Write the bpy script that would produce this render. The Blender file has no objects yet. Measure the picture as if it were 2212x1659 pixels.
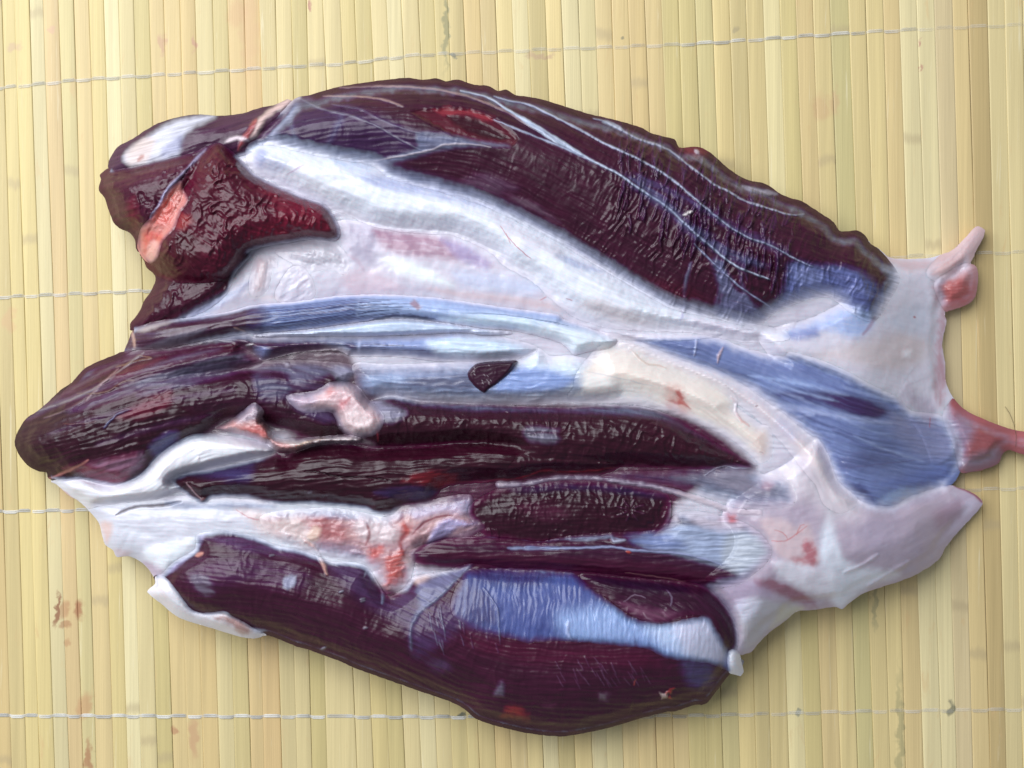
import bpy, math, random
import numpy as np
from mathutils import Vector

# ------------------------------------------------------------------ scale
K = 1.3e-4            # metres per plan unit (the picture is 2212 x 1659 units on the mat)
CX, CY = 1106.0, 829.5
HC = 2350.0           # camera height above the mat, in units
scene = bpy.context.scene

# ------------------------------------------------------------------ camera
cam_data = bpy.data.cameras.new("Camera")
cam = bpy.data.objects.new("Camera", cam_data)
scene.collection.objects.link(cam)
cam.location = (0, 0, HC * K)
cam_data.sensor_width = 36.0
cam_data.lens = 36.0 * HC / 2212.0
cam_data.clip_start = 0.005
cam_data.clip_end = 20.0
scene.camera = cam

# ------------------------------------------------------------------ light
world = bpy.data.worlds.new("World")
scene.world = world
world.use_nodes = True
bg = world.node_tree.nodes["Background"]
bg.inputs[0].default_value = (0.80, 0.88, 1.0, 1)
bg.inputs[1].default_value = 0.24


def area_light(name, loc, target, size, power, col):
    d = bpy.data.lights.new(name, 'AREA')
    d.shape = 'RECTANGLE'
    d.size, d.size_y = size
    d.energy = power
    d.color = col
    o = bpy.data.objects.new(name, d)
    scene.collection.objects.link(o)
    o.location = loc
    o.rotation_euler = (Vector(target) - Vector(loc)).to_track_quat('-Z', 'Y').to_euler()
    return o


area_light("window_light", (-0.50, 0.44, 0.70), (0.0, 0.0, 0), (1.0, 0.85), 14.6, (0.94, 0.965, 1.0))

vs = scene.view_settings
vs.view_transform = 'Standard'
vs.look = 'None'
vs.exposure = 0.18
vs.gamma = 1.0
vs.use_curve_mapping = False
scene.cycles.max_bounces = 6
scene.cycles.use_denoising = True

# ------------------------------------------------------------------ helpers
rng = np.random.default_rng(7)
rnd = random.Random(11)
CROP = {'A': (0, 200), 'B': (1000, 200), 'C': (2000, 200), 'D': (2832, 700), 'E': (0, 1100),
        'F': (1000, 1000), 'G': (2000, 1000), 'H': (2832, 1500), 'I': (300, 1700),
        'J': (1200, 1800), 'K': (2000, 1800), 'L': (1600, 2124)}


def pts(s):
    out, c = [], None
    for t in s.split():
        if t.isalpha():
            c = None if t == 'Z' else t
            continue
        x, y = map(float, t.split(','))
        if c:
            ox, oy = CROP[c]
            x, y = ox / 1.8228 + x * 0.2976, oy / 1.8228 + y * 0.2976
        out.append((x, y))
    return np.array(out)


def spline(p, closed, step=7.0):
    n = len(p)
    res = []
    rngi = range(n if closed else n - 1)
    for i in rngi:
        if closed:
            a, b, c, d = p[i - 1], p[i], p[(i + 1) % n], p[(i + 2) % n]
        else:
            a, b, c, d = p[max(i - 1, 0)], p[i], p[i + 1], p[min(i + 2, n - 1)]
        L = np.hypot(*(c - b))
        m = max(1, int(L / step))
        t = (np.arange(m) / m)[:, None]
        q = 0.5 * ((2 * b) + (c - a) * t + (2 * a - 5 * b + 4 * c - d) * t ** 2 + (3 * b - a - 3 * c + d) * t ** 3)
        res.append(b + (q - b) * 0.92 + (c - b) * t * 0.08)
    if not closed:
        res.append(p[-1:])
    return np.vstack(res)


def srgb(h):
    h = h.lstrip('#')
    v = np.array([int(h[i:i + 2], 16) / 255 for i in (0, 2, 4)])
    return np.where(v <= 0.04045, v / 12.92, ((v + 0.055) / 1.055) ** 2.4).astype(np.float32)


_ANG = np.linspace(0, 2 * np.pi, 256, endpoint=False)
_GC, _GSN = np.cos(_ANG).astype(np.float32), np.sin(_ANG).astype(np.float32)


def vn(x, y, seed=0):
    """gradient noise, about -1..1"""
    x = np.asarray(x, np.float32); y = np.asarray(y, np.float32)
    x, y = x * 0.92 + y * 0.39 + seed * 0.37, y * 0.92 - x * 0.39 + seed * 0.61   # off the grid axes
    xi = np.floor(x); yi = np.floor(y)
    fx = x - xi; fy = y - yi
    ux = fx * fx * fx * (fx * (fx * 6 - 15) + 10); uy = fy * fy * fy * (fy * (fy * 6 - 15) + 10)
    xi = xi.astype(np.int64); yi = yi.astype(np.int64)

    def h(a, b, dx, dy):
        v = (a * 374761393 + b * 668265263 + seed * 974634777) & 0xffffffff
        v = ((v ^ (v >> 13)) * 1274126177) & 0xffffffff
        v = (v ^ (v >> 16)) & 255
        return _GC[v] * dx + _GSN[v] * dy
    a, b = h(xi, yi, fx, fy), h(xi + 1, yi, fx - 1, fy)
    c, d = h(xi, yi + 1, fx, fy - 1), h(xi + 1, yi + 1, fx - 1, fy - 1)
    return 1.45 * ((a + (b - a) * ux) * (1 - uy) + (c + (d - c) * ux) * uy)


def fbm(x, y, seed=0, oct=3):
    r, a = 0, 0.55
    for i in range(oct):
        r = r + a * vn(x, y, seed + i * 17)
        x, y, a = x * 2.03 + 5.2, y * 2.03 + 1.7, a * 0.5
    return r


def sst(a, b, x):
    t = np.clip((x - a) / (b - a), 0, 1)
    return t * t * (3 - 2 * t)


def sdf(poly, X, Y):
    d2 = np.full(X.shape, 1e12, np.float32)
    ins = np.zeros(X.shape, bool)
    n = len(poly)
    for i in range(n):
        ax, ay = poly[i]; bx, by = poly[(i + 1) % n]
        ex, ey = bx - ax, by - ay
        L = ex * ex + ey * ey
        if L < 1e-9:
            continue
        wx, wy = X - ax, Y - ay
        t = np.clip((wx * ex + wy * ey) / L, 0, 1)
        dx, dy = wx - ex * t, wy - ey * t
        np.minimum(d2, dx * dx + dy * dy, out=d2)
        if ay != by:
            c = (Y >= min(ay, by)) & (Y < max(ay, by)) & (X < ax + (Y - ay) * (ex / ey))
            ins ^= c
    d = np.sqrt(d2)
    return np.where(ins, d, -d)


def sdf_fast(poly, X, Y):
    """evaluate on every third grid point, interpolate"""
    f = 3
    H, W = X.shape
    ys = np.arange(0, H + f, f); xs = np.arange(0, W + f, f)
    x0, y0 = X[0, 0], Y[0, 0]
    cx, cy = np.meshgrid(x0 + xs * GS, y0 + ys * GS)
    c = sdf(poly, cx.astype(np.float32), cy.astype(np.float32))
    iy = np.arange(H) / f; ix = np.arange(W) / f
    y_ = iy.astype(int); x_ = ix.astype(int)
    fy = (iy - y_)[:, None]; fx = (ix - x_)[None, :]
    return ((c[np.ix_(y_, x_)] * (1 - fx) + c[np.ix_(y_, x_ + 1)] * fx) * (1 - fy)
            + (c[np.ix_(y_ + 1, x_)] * (1 - fx) + c[np.ix_(y_ + 1, x_ + 1)] * fx) * fy).astype(np.float32)


def polyline(poly, X, Y):
    """distance, arc length and signed side of the nearest point of an open polyline"""
    d2 = np.full(X.shape, 1e12, np.float32)
    u = np.zeros(X.shape, np.float32); v = np.zeros(X.shape, np.float32)
    acc = 0.0
    n = len(poly)
    for i in range(n - 1):
        ax, ay = poly[i]; bx, by = poly[i + 1]
        ex, ey = bx - ax, by - ay
        L = math.hypot(ex, ey) + 1e-9
        wx, wy = X - ax, Y - ay
        t0 = (wx * ex + wy * ey) / (L * L)
        lo = -1e3 if i == 0 else 0
        hi = 1e3 if i == n - 2 else 1
        t = np.clip(t0, 0, 1)
        dx, dy = wx - ex * t, wy - ey * t
        q = dx * dx + dy * dy
        m = q < d2
        d2[m] = q[m]
        u[m] = (acc + np.clip(t0, lo, hi) * L)[m]
        v[m] = ((wx * ey - wy * ex) / L)[m]
        acc += L
    return np.sqrt(d2), u, v, acc


def blur(a, r, n=3):
    r = int(r)
    for _ in range(n):
        for ax in (0, 1):
            p = np.pad(a, [(r + 1, r) if i == ax else (0, 0) for i in (0, 1)], mode='edge')
            c = np.cumsum(p, axis=ax, dtype=np.float64)
            k = 2 * r + 1
            a = ((c[k:] - c[:-k]) if ax == 0 else (c[:, k:] - c[:, :-k])) / k
    return a.astype(np.float32)


def link(o, parent=None):
    scene.collection.objects.link(o)
    if parent:
        o.parent = parent
    return o


def W3(px, py, z):
    f = (1 - z / HC) * K
    return (px - CX) * f, -(py - CY) * f, z * K


# ------------------------------------------------------------------ materials
def new_mat(name):
    m = bpy.data.materials.new(name)
    m.use_nodes = True
    nt = m.node_tree
    return m, nt, nt.nodes['Principled BSDF']


def N(nt, typ, **kw):
    n = nt.nodes.new(typ)
    for k, v in kw.items():
        setattr(n, k, v)
    return n


def tissue_mat(name, rough, sss, coat, fib_bump, crin_bump, col_var, spec=0.5):
    m, nt, p = new_mat(name)
    L = nt.links
    att = N(nt, 'ShaderNodeAttribute', attribute_name='tissue')
    uv = N(nt, 'ShaderNodeUVMap', uv_map='fibre')
    mp = N(nt, 'ShaderNodeMapping'); mp.inputs['Scale'].default_value = (1.3, 17.0, 1)
    L.new(uv.outputs[0], mp.inputs[0])
    n1 = N(nt, 'ShaderNodeTexNoise'); n1.inputs['Scale'].default_value = 1.0
    n1.inputs['Detail'].default_value = 4; n1.inputs['Roughness'].default_value = 0.62
    n1.inputs['Distortion'].default_value = 0.35
    L.new(mp.outputs[0], n1.inputs[0])
    geo = N(nt, 'ShaderNodeTexCoord')
    n2 = N(nt, 'ShaderNodeTexNoise'); n2.inputs['Scale'].default_value = 420.0
    n2.inputs['Detail'].default_value = 5; n2.inputs['Roughness'].default_value = 0.6
    n2.inputs['Distortion'].default_value = 0.8
    L.new(geo.outputs['Object'], n2.inputs[0])
    # colour
    r = N(nt, 'ShaderNodeMapRange'); r.inputs[1].default_value = 0.3; r.inputs[2].default_value = 0.7
    r.inputs[3].default_value = 1 - col_var; r.inputs[4].default_value = 1 + col_var
    L.new(n1.outputs[0], r.inputs[0])
    mx = N(nt, 'ShaderNodeVectorMath', operation='SCALE')
    L.new(att.outputs['Color'], mx.inputs[0]); L.new(r.outputs[0], mx.inputs['Scale'])
    L.new(mx.outputs[0], p.inputs['Base Color'])
    # roughness
    r2 = N(nt, 'ShaderNodeMapRange'); r2.inputs[1].default_value = 0.3; r2.inputs[2].default_value = 0.7
    r2.inputs[3].default_value = rough - 0.09; r2.inputs[4].default_value = rough + 0.13
    L.new(n2.outputs[0], r2.inputs[0]); L.new(r2.outputs[0], p.inputs['Roughness'])
    # relief
    b1 = N(nt, 'ShaderNodeBump'); b1.inputs['Strength'].default_value = fib_bump
    b1.inputs['Distance'].default_value = 0.0005
    L.new(n1.outputs[0], b1.inputs['Height'])
    b2 = N(nt, 'ShaderNodeBump'); b2.inputs['Strength'].default_value = crin_bump
    b2.inputs['Distance'].default_value = 0.0006
    L.new(n2.outputs[0], b2.inputs['Height']); L.new(b1.outputs[0], b2.inputs['Normal'])
    L.new(b2.outputs[0], p.inputs['Normal'])
    p.inputs['Specular IOR Level'].default_value = spec
    p.inputs['Coat Weight'].default_value = coat
    p.inputs['Coat Roughness'].default_value = 0.07
    p.inputs['Coat IOR'].default_value = 1.38
    L.new(b2.outputs[0], p.inputs['Coat Normal'])
    if sss > 0:
        sw = N(nt, 'ShaderNodeMath', operation='MULTIPLY'); sw.inputs[1].default_value = sss
        L.new(att.outputs['Alpha'], sw.inputs[0]); L.new(sw.outputs[0], p.inputs['Subsurface Weight'])
        p.inputs['Subsurface Radius'].default_value = (1.0, 0.6, 0.6)
        p.inputs['Subsurface Scale'].default_value = 0.0024
    return m


M_MUSCLE = tissue_mat('wet_muscle', 0.32, 0.0, 0.0, 0.10, 0.07, 0.26, 0.36)
M_FASCIA = tissue_mat('silver_skin', 0.42, 0.35, 0.35, 0.05, 0.07, 0.07)
M_FAT = tissue_mat('fat_and_tendon', 0.42, 0.55, 0.45, 0.0, 0.09, 0.02)
MATS = {'m': M_MUSCLE, 'f': M_FASCIA, 'c': M_FAT}

# ------------------------------------------------------------------ the table and the bamboo mat
def bamboo_mat():
    m, nt, p = new_mat('bamboo')
    L = nt.links
    tc = N(nt, 'ShaderNodeTexCoord')
    oi = N(nt, 'ShaderNodeObjectInfo')
    add = N(nt, 'ShaderNodeVectorMath', operation='ADD')
    mul = N(nt, 'ShaderNodeVectorMath', operation='SCALE'); mul.inputs['Scale'].default_value = 37.0
    cmb = N(nt, 'ShaderNodeCombineXYZ')
    L.new(oi.outputs['Random'], cmb.inputs[0]); L.new(oi.outputs['Random'], cmb.inputs[1]); L.new(oi.outputs['Random'], cmb.inputs[2])
    L.new(cmb.outputs[0], mul.inputs[0])
    L.new(tc.outputs['Object'], add.inputs[0]); L.new(mul.outputs[0], add.inputs[1])

    def noise(scale_xyz, detail, rough=0.6, dist=0.0):
        mp = N(nt, 'ShaderNodeMapping'); mp.inputs['Scale'].default_value = scale_xyz
        L.new(add.outputs[0], mp.inputs[0])
        n = N(nt, 'ShaderNodeTexNoise'); n.inputs['Scale'].default_value = 1
        n.inputs['Detail'].default_value = detail; n.inputs['Roughness'].default_value = rough
        n.inputs['Distortion'].default_value = dist
        L.new(mp.outputs[0], n.inputs[0])
        return n
    fine = noise((3600, 30, 900), 4, 0.7)
    band = noise((420, 9, 300), 3, 0.55)
    blotch = noise((330, 75, 200), 4, 0.62, 0.6)
    att = N(nt, 'ShaderNodeAttribute', attribute_type='OBJECT', attribute_name='tint')

    def scale_by(src_col, n, lo, hi, a=0.3, b=0.7):
        r = N(nt, 'ShaderNodeMapRange'); r.inputs[1].default_value = a; r.inputs[2].default_value = b
        r.inputs[3].default_value = lo; r.inputs[4].default_value = hi
        L.new(n.outputs[0], r.inputs[0])
        s = N(nt, 'ShaderNodeVectorMath', operation='SCALE')
        L.new(src_col, s.inputs[0]); L.new(r.outputs[0], s.inputs['Scale'])
        return s.outputs[0]

    def mix(a, fac, b):
        mx = N(nt, 'ShaderNodeMix', data_type='RGBA')
        L.new(fac, mx.inputs['Factor'])
        L.new(a, mx.inputs['A'])
        if isinstance(b, tuple):
            mx.inputs['B'].default_value = b
        else:
            L.new(b, mx.inputs['B'])
        return mx.outputs['Result']

    def ramp(n, a, b, hi=1.0):
        r = N(nt, 'ShaderNodeMapRange', interpolation_type='SMOOTHSTEP')
        r.inputs[1].default_value = a; r.inputs[2].default_value = b; r.inputs[4].default_value = hi
        L.new(n, r.inputs[0])
        return r.outputs[0]
    c = scale_by(att.outputs['Color'], fine, 0.93, 1.06)
    c = scale_by(c, band, 0.90, 1.08)
    c = mix(c, ramp(blotch.outputs[0], 0.60, 0.78, 0.55), (0.62, 0.42, 0.20, 1))
    pale = noise((900, 26, 600), 4, 0.7, 0.4)
    c = mix(c, ramp(pale.outputs[0], 0.62, 0.74, 0.5), (0.80, 0.72, 0.50, 1))
    sep = N(nt, 'ShaderNodeSeparateXYZ'); L.new(tc.outputs['Object'], sep.inputs[0])
    my = N(nt, 'ShaderNodeMath', operation='MULTIPLY_ADD'); my.inputs[1].default_value = 4.3
    rs = N(nt, 'ShaderNodeMath', operation='MULTIPLY'); rs.inputs[1].default_value = 13.7
    L.new(oi.outputs['Random'], rs.inputs[0]); L.new(sep.outputs[1], my.inputs[0]); L.new(rs.outputs[0], my.inputs[2])
    wv = N(nt, 'ShaderNodeMath', operation='MULTIPLY_ADD'); wv.inputs[1].default_value = 0.02
    L.new(blotch.outputs[0], wv.inputs[0]); L.new(my.outputs[0], wv.inputs[2])
    fr = N(nt, 'ShaderNodeMath', operation='FRACT'); L.new(wv.outputs[0], fr.inputs[0])
    pp = N(nt, 'ShaderNodeMath', operation='SUBTRACT'); pp.inputs[1].default_value = 0.5; L.new(fr.outputs[0], pp.inputs[0])
    ab = N(nt, 'ShaderNodeMath', operation='ABSOLUTE'); L.new(pp.outputs[0], ab.inputs[0])
    nd = N(nt, 'ShaderNodeMapRange', interpolation_type='SMOOTHSTEP')
    nd.inputs[1].default_value = 0.010; nd.inputs[2].default_value = 0.001; nd.inputs[3].default_value = 0; nd.inputs[4].default_value = 0.45
    L.new(ab.outputs[0], nd.inputs[0])
    c = mix(c, nd.outputs[0], (0.42, 0.33, 0.19, 1))
    # blood and mould marks with a shape of their own
    warpn = N(nt, 'ShaderNodeTexNoise'); warpn.inputs['Scale'].default_value = 260
    warpn.inputs['Detail'].default_value = 4
    L.new(tc.outputs['Object'], warpn.inputs[0])
    sub = N(nt, 'ShaderNodeVectorMath', operation='SUBTRACT'); sub.inputs[1].default_value = (0.5, 0.5, 0.5)
    L.new(warpn.outputs['Color'], sub.inputs[0])
    sc_ = N(nt, 'ShaderNodeVectorMath', operation='SCALE'); sc_.inputs['Scale'].default_value = 0.006
    L.new(sub.outputs[0], sc_.inputs[0])
    wp = N(nt, 'ShaderNodeVectorMath', operation='ADD')
    geo = N(nt, 'ShaderNodeNewGeometry')
    L.new(geo.outputs['Position'], wp.inputs[0]); L.new(sc_.outputs[0], wp.inputs[1])
    stains = [(124, 1316, 5, 36, (0.26, 0.10, 0.05), .85), (138, 1318, 12, 22, (0.42, 0.20, 0.10), .6),
              (172, 1316, 13, 24, (0.36, 0.14, 0.07), .8), (140, 1352, 9, 10, (0.36, 0.16, 0.08), .6),
              (146, 1388, 7, 9, (0.42, 0.2, 0.1), .5), (182, 1525, 18, 30, (0.50, 0.24, 0.12), .55),
              (190, 1640, 9, 40, (0.36, 0.14, 0.07), .7), (375, 1575, 7, 9, (0.4, 0.17, 0.1), .6),
              (418, 1595, 14, 50, (0.5, 0.27, 0.16), .55), (350, 95, 9, 20, (0.50, 0.27, 0.2), .5),
              (418, 95, 6, 16, (0.50, 0.25, 0.2), .6), (110, 60, 9, 9, (0.6, 0.36, 0.26), .5),
              (30, 100, 18, 10, (0.5, 0.3, 0.24), .4), (672, 10, 5, 12, (0.42, 0.16, 0.14), .7),
              (510, 30, 26, 30, (0.60, 0.38, 0.20), .55), (538, 60, 20, 120, (0.62, 0.40, 0.22), .45),
              (1985, 90, 4, 12, (0.42, 0.16, 0.14), .6), (1988, 145, 4, 12, (0.42, 0.16, 0.14), .6),
              (1775, 235, 24, 30, (0.56, 0.33, 0.18), .4), (1805, 215, 10, 30, (0.56, 0.30, 0.18), .35),
              (962, 60, 7, 95, (0.24, 0.24, 0.14), .65), (2053, 1525, 9, 16, (0.10, 0.11, 0.08), .7),
              (1944, 1600, 8, 160, (0.26, 0.25, 0.13), .5), (1890, 1300, 7, 60, (0.22, 0.22, 0.13), .5),
              (992, 1549, 10, 6, (0.08, 0.1, 0.09), .8), (1725, 1540, 9, 5, (0.16, 0.2, 0.18), .6),
              (1165, 118, 34, 6, (0.45, 0.28, 0.2), .5), (1590, 63, 5, 8, (0.3, 0.25, 0.16), .5),
              (980, 122, 6, 4, (0.12, 0.14, 0.12), .7), (1340, 82, 5, 4, (0.14, 0.15, 0.12), .6),
              (20, 690, 14, 30, (0.62, 0.36, 0.2), .4), (310, 700, 10, 30, (0.6, 0.38, 0.22), .3)]
    for (sx, sy, rx, ry, col, op) in stains:
        x, y, z = W3(sx, sy, 0)
        s1 = N(nt, 'ShaderNodeVectorMath', operation='SUBTRACT'); s1.inputs[1].default_value = (x, y, z)
        L.new(wp.outputs[0], s1.inputs[0])
        s2 = N(nt, 'ShaderNodeVectorMath', operation='MULTIPLY')
        s2.inputs[1].default_value = (1 / (rx * K), 1 / (ry * K), 0)
        L.new(s1.outputs[0], s2.inputs[0])
        ln = N(nt, 'ShaderNodeVectorMath', operation='LENGTH'); L.new(s2.outputs[0], ln.inputs[0])
        r = N(nt, 'ShaderNodeMapRange', interpolation_type='SMOOTHSTEP')
        r.inputs[1].default_value = 1.25; r.inputs[2].default_value = 0.45
        r.inputs[3].default_value = 0.0; r.inputs[4].default_value = op
        L.new(ln.outputs['Value'], r.inputs[0])
        c = mix(c, r.outputs[0], (*col, 1))
    L.new(c, p.inputs['Base Color'])
    p.inputs['Roughness'].default_value = 0.46
    p.inputs['Specular IOR Level'].default_value = 0.35
    b = N(nt, 'ShaderNodeBump'); b.inputs['Strength'].default_value = 0.35; b.inputs['Distance'].default_value = 0.0002
    L.new(fine.outputs[0], b.inputs['Height'])
    L.new(b.outputs[0], p.inputs['Normal'])
    return m


M_BAMBOO = bamboo_mat()

m_table, nt, p = new_mat('table_top')
nz = N(nt, 'ShaderNodeTexNoise'); nz.inputs['Scale'].default_value = 60; nz.inputs['Detail'].default_value = 5
rp = N(nt, 'ShaderNodeValToRGB')
rp.color_ramp.elements[0].color = (0.44, 0.36, 0.23, 1); rp.color_ramp.elements[1].color = (0.52, 0.44, 0.30, 1)
nt.links.new(nz.outputs[0], rp.inputs[0]); nt.links.new(rp.outputs[0], p.inputs['Base Color'])
p.inputs['Roughness'].default_value = 0.6


def mesh_obj(name, verts, faces, mat, parent=None, smooth=True):
    me = bpy.data.meshes.new(name)
    me.from_pydata([tuple(v) for v in verts], [], [tuple(f) for f in faces])
    me.update()
    if smooth:
        me.shade_smooth()
    me.materials.append(mat)
    return link(bpy.data.objects.new(name, me), parent)


TH = 4.0     # slat thickness in units (1.2 mm); slat tops lie at z = 0
tb = mesh_obj('table', [(-0.6, -0.5, -(TH + 0.8) * K), (0.6, -0.5, -(TH + 0.8) * K), (0.6, 0.5, -(TH + 0.8) * K), (-0.6, 0.5, -(TH + 0.8) * K)],
              [(0, 1, 2, 3)], m_table, smooth=False)
tb['kind'] = 'structure'

mat_root = link(bpy.data.objects.new('bamboo_mat', None))
mat_root.location = (0, 0, -TH * K)
mat_root['label'] = 'pale yellow bamboo slat mat with white stitching under the raw meat'
mat_root['category'] = 'mat'

s1 = [8, 92, 188, 278, 378, 475, 572, 668, 765, 862, 965, 1060, 1165, 1262, 1375, 1472, 1580, 1680, 1783, 1885, 1985, 2090, 2205]
s2 = [85, 190, 293, 388, 498, 600, 690, 790, 897, 997, 1105, 1210, 1323, 1425, 1535, 1642, 1750, 1858, 1965, 2075, 2185]
s3 = [80, 190, 300, 408, 522, 632, 735, 845, 955, 1078, 1185, 1298, 1405, 1518, 1632, 1750, 1850, 1975, 2090, 2190]
top = [x / 3 for x in s1] + [737.3 + x / 3 for x in s2] + [1474.7 + x / 3 for x in s3]
b1 = [170, 255, 350, 445, 535, 620, 735, 825, 915, 1020, 1120, 1220, 1320, 1422, 1525, 1625, 1712, 1825, 1925, 2020, 2120]
b2 = [100, 205, 310, 410, 515, 620, 720, 825, 895, 1000, 1100, 1210, 1310, 1410, 1515, 1625, 1725, 1830, 1935, 2045, 2155]
b3 = [45, 155, 262, 372, 480, 575, 690, 800, 910, 1025, 1135, 1240, 1345, 1445, 1560, 1680, 1775, 1880, 1995, 2100, 2210]
bot = [x / 3 for x in b1] + [737.3 + x / 3 for x in b2] + [1474.7 + x / 3 for x in b3]
nsl = min(len(top), len(bot))
top, bot = top[:nsl], bot[:nsl]
for i in range(9):
    top.insert(0, top[0] - 33 + rnd.uniform(-2, 2)); bot.insert(0, bot[0] - 33 + rnd.uniform(-2, 2))
for i in range(8):
    top.append(top[-1] + 37 + rnd.uniform(-2, 2)); bot.append(bot[-1] + 37 + rnd.uniform(-2, 2))
TONES = ['e6dcae', 'e2d29c', 'ddc999', 'd9c08c', 'e8e2ba', 'd8cc96', 'cfc48c', 'e3d7a8', 'dec896', 'e6d79a', 'd2c390', 'c9bf86']
Y0, Y1 = -330.0, 1990.0
NSEG = 14
for i in range(len(top) - 1):
    g = -0.08
    prof_x = [0.0, 0.0, 0.03, 0.09, 0.5, 0.91, 0.97, 1.0, 1.0]
    prof_z = [-TH, -1.1, -0.4, -0.1, 0.0, -0.1, -0.4, -1.1, -TH]
    zj = rnd.uniform(-1.3, 0.0); tilt = rnd.uniform(-1.0, 0.9)
    vs_, fs_ = [], []
    ph = rnd.uniform(0, 6)
    for k in range(NSEG + 1):
        y = Y0 + (Y1 - Y0) * k / NSEG
        f = y / 1640.0
        wob = 0.8 * math.sin(k * 0.9 + ph)
        xa = top[i] + (bot[i] - top[i]) * f + g + wob
        xb = top[i + 1] + (bot[i + 1] - top[i + 1]) * f - g + wob * 0.6
        for a, z in zip(prof_x, prof_z):
            zz = z if z == -TH else z + zj + tilt * (a - 0.5) - 0.3
            vs_.append((((xa + (xb - xa) * a) - CX) * K, -(y - CY) * K, (zz + TH) * K))
    n = len(prof_x)
    for k in range(NSEG):
        for j in range(n - 1):
            a = k * n + j
            fs_.append((a, a + n, a + n + 1, a + 1))
        fs_.append((k * n + n - 1, (k + 1) * n + n - 1, (k + 1) * n, k * n))
    fs_.append(tuple(range(n))); fs_.append(tuple(range(NSEG * n + n - 1, NSEG * n - 1, -1)))
    o = mesh_obj('slat', vs_, fs_, M_BAMBOO, mat_root)
    t = srgb(TONES[rnd.randrange(len(TONES))])
    xm = (top[i] + top[i + 1]) / 2
    for lo, hi, hx in ((1793, 1834, 'c6c490'), (1500, 1540, 'cdc794'), (1650, 1685, 'efe8ba'), (1540, 1574, 'e9d79c'),
                       (1574, 1610, 'd3c592'), (955, 968, 'b5ae7c'), (525, 560, 'd9b98a'), (490, 526, 'dcc292'),
                       (92, 126, 'e2c79a'), (126, 158, 'd3cc9c'), (225, 254, 'eeeac4'), (1140, 1178, 'c9bd8a'),
                       (1178, 1212, 'ecd9a0'), (1248, 1285, 'e8e0b2'), (2018, 2058, 'dccdac'), (2091, 2133, 'c0a878')):
        if lo <= xm <= hi:
            t = srgb(hx)
    t = t * 0.55 + srgb('dccb98') * 0.45
    t = t * np.array([0.88, 0.835, 0.77]) * rnd.uniform(0.95, 1.05)
    o['tint'] = (float(t[0]), float(t[1]), float(t[2]))

m_thread, nt, p = new_mat('stitching_thread')
att = N(nt, 'ShaderNodeAttribute', attribute_name='tissue')
nt.links.new(att.outputs['Color'], p.inputs['Base Color'])
nt.links.new(att.outputs['Alpha'], p.inputs['Alpha'])
p.inputs['Roughness'].default_value = 0.45
p.inputs['Subsurface Weight'].default_value = 0.0


def thread(path, fade, rad):
    pth = pts(path)
    xs = np.arange(-200, 2420, 3.0)
    yy = np.interp(xs, pth[:, 0], pth[:, 1])
    verts, faces, cols = [], [], []
    for strand in (-1, 1):
        base = len(verts)
        rings = 0
        for x, y in zip(xs, yy):
            f = y / 1640.0
            edges = [a + (b - a) * f for a, b in zip(top, bot)]
            k = int(np.searchsorted(edges, x))
            e0 = edges[max(k - 1, 0)]; e1 = edges[min(k, len(edges) - 1)]
            d = min(abs(x - e0), abs(x - e1))
            dip = math.exp(-(d / 3.2) ** 2)
            z = rad * 0.2 - 2.6 * dip
            zig = (1.5 if k % 2 else -1.5)
            yc = y + zig * (1 - dip) + strand * (1.9 - 0.6 * dip)
            for j in range(6):
                a = j / 6 * 2 * math.pi
                verts.append(((x - CX) * K, -(yc + rad * math.cos(a) - CY) * K, (z + rad * math.sin(a) * 0.5 + TH) * K))
                w = np.interp(x, [p_[0] for p_ in fade], [p_[1] for p_ in fade])
                wr = 0.82 + 0.18 * math.sin(x * 0.05 + k * 2.1)
                cols.append((0.90 * wr, 0.89 * wr, 0.85 * wr, float(w)))
            rings += 1
        for r in range(rings - 1):
            for j in range(6):
                a = base + r * 6 + j; b = base + r * 6 + (j + 1) % 6
                faces.append((a, b, b + 6, a + 6))
    o = mesh_obj('stitching_thread', verts, faces, m_thread, mat_root)
    ca = o.data.color_attributes.new('tissue', 'FLOAT_COLOR', 'POINT')
    ca.data.foreach_set('color', np.array(cols, np.float32).ravel())
    return o


thread('-200,197 0,190 179,172 327,163 655,142 737,138 900,119 1200,106 1474,96 1600,88 1750,77 1900,68 2070,59 2420,46',
       [(0, .28), (850, .26), (1000, .15), (1450, .18), (1520, .4), (1900, .35), (2000, .12), (2212, .12)], 1.9)
thread('-200,648 0,642 292,629 2119,547 2420,540', [(0, .34), (350, .34), (2000, .14), (2420, .14)], 1.8)
thread('-200,1107 0,1105 190,1102 2170,1056 2420,1050', [(0, .5), (400, .5), (2000, .14), (2420, .14)], 1.8)
thread('-200,1546 0,1546 737,1548 1000,1549 1520,1546 1850,1537 2420,1530', [(0, .52), (1000, .48), (1080, .3), (1700, .2), (2420, .14)], 2.0)

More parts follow.
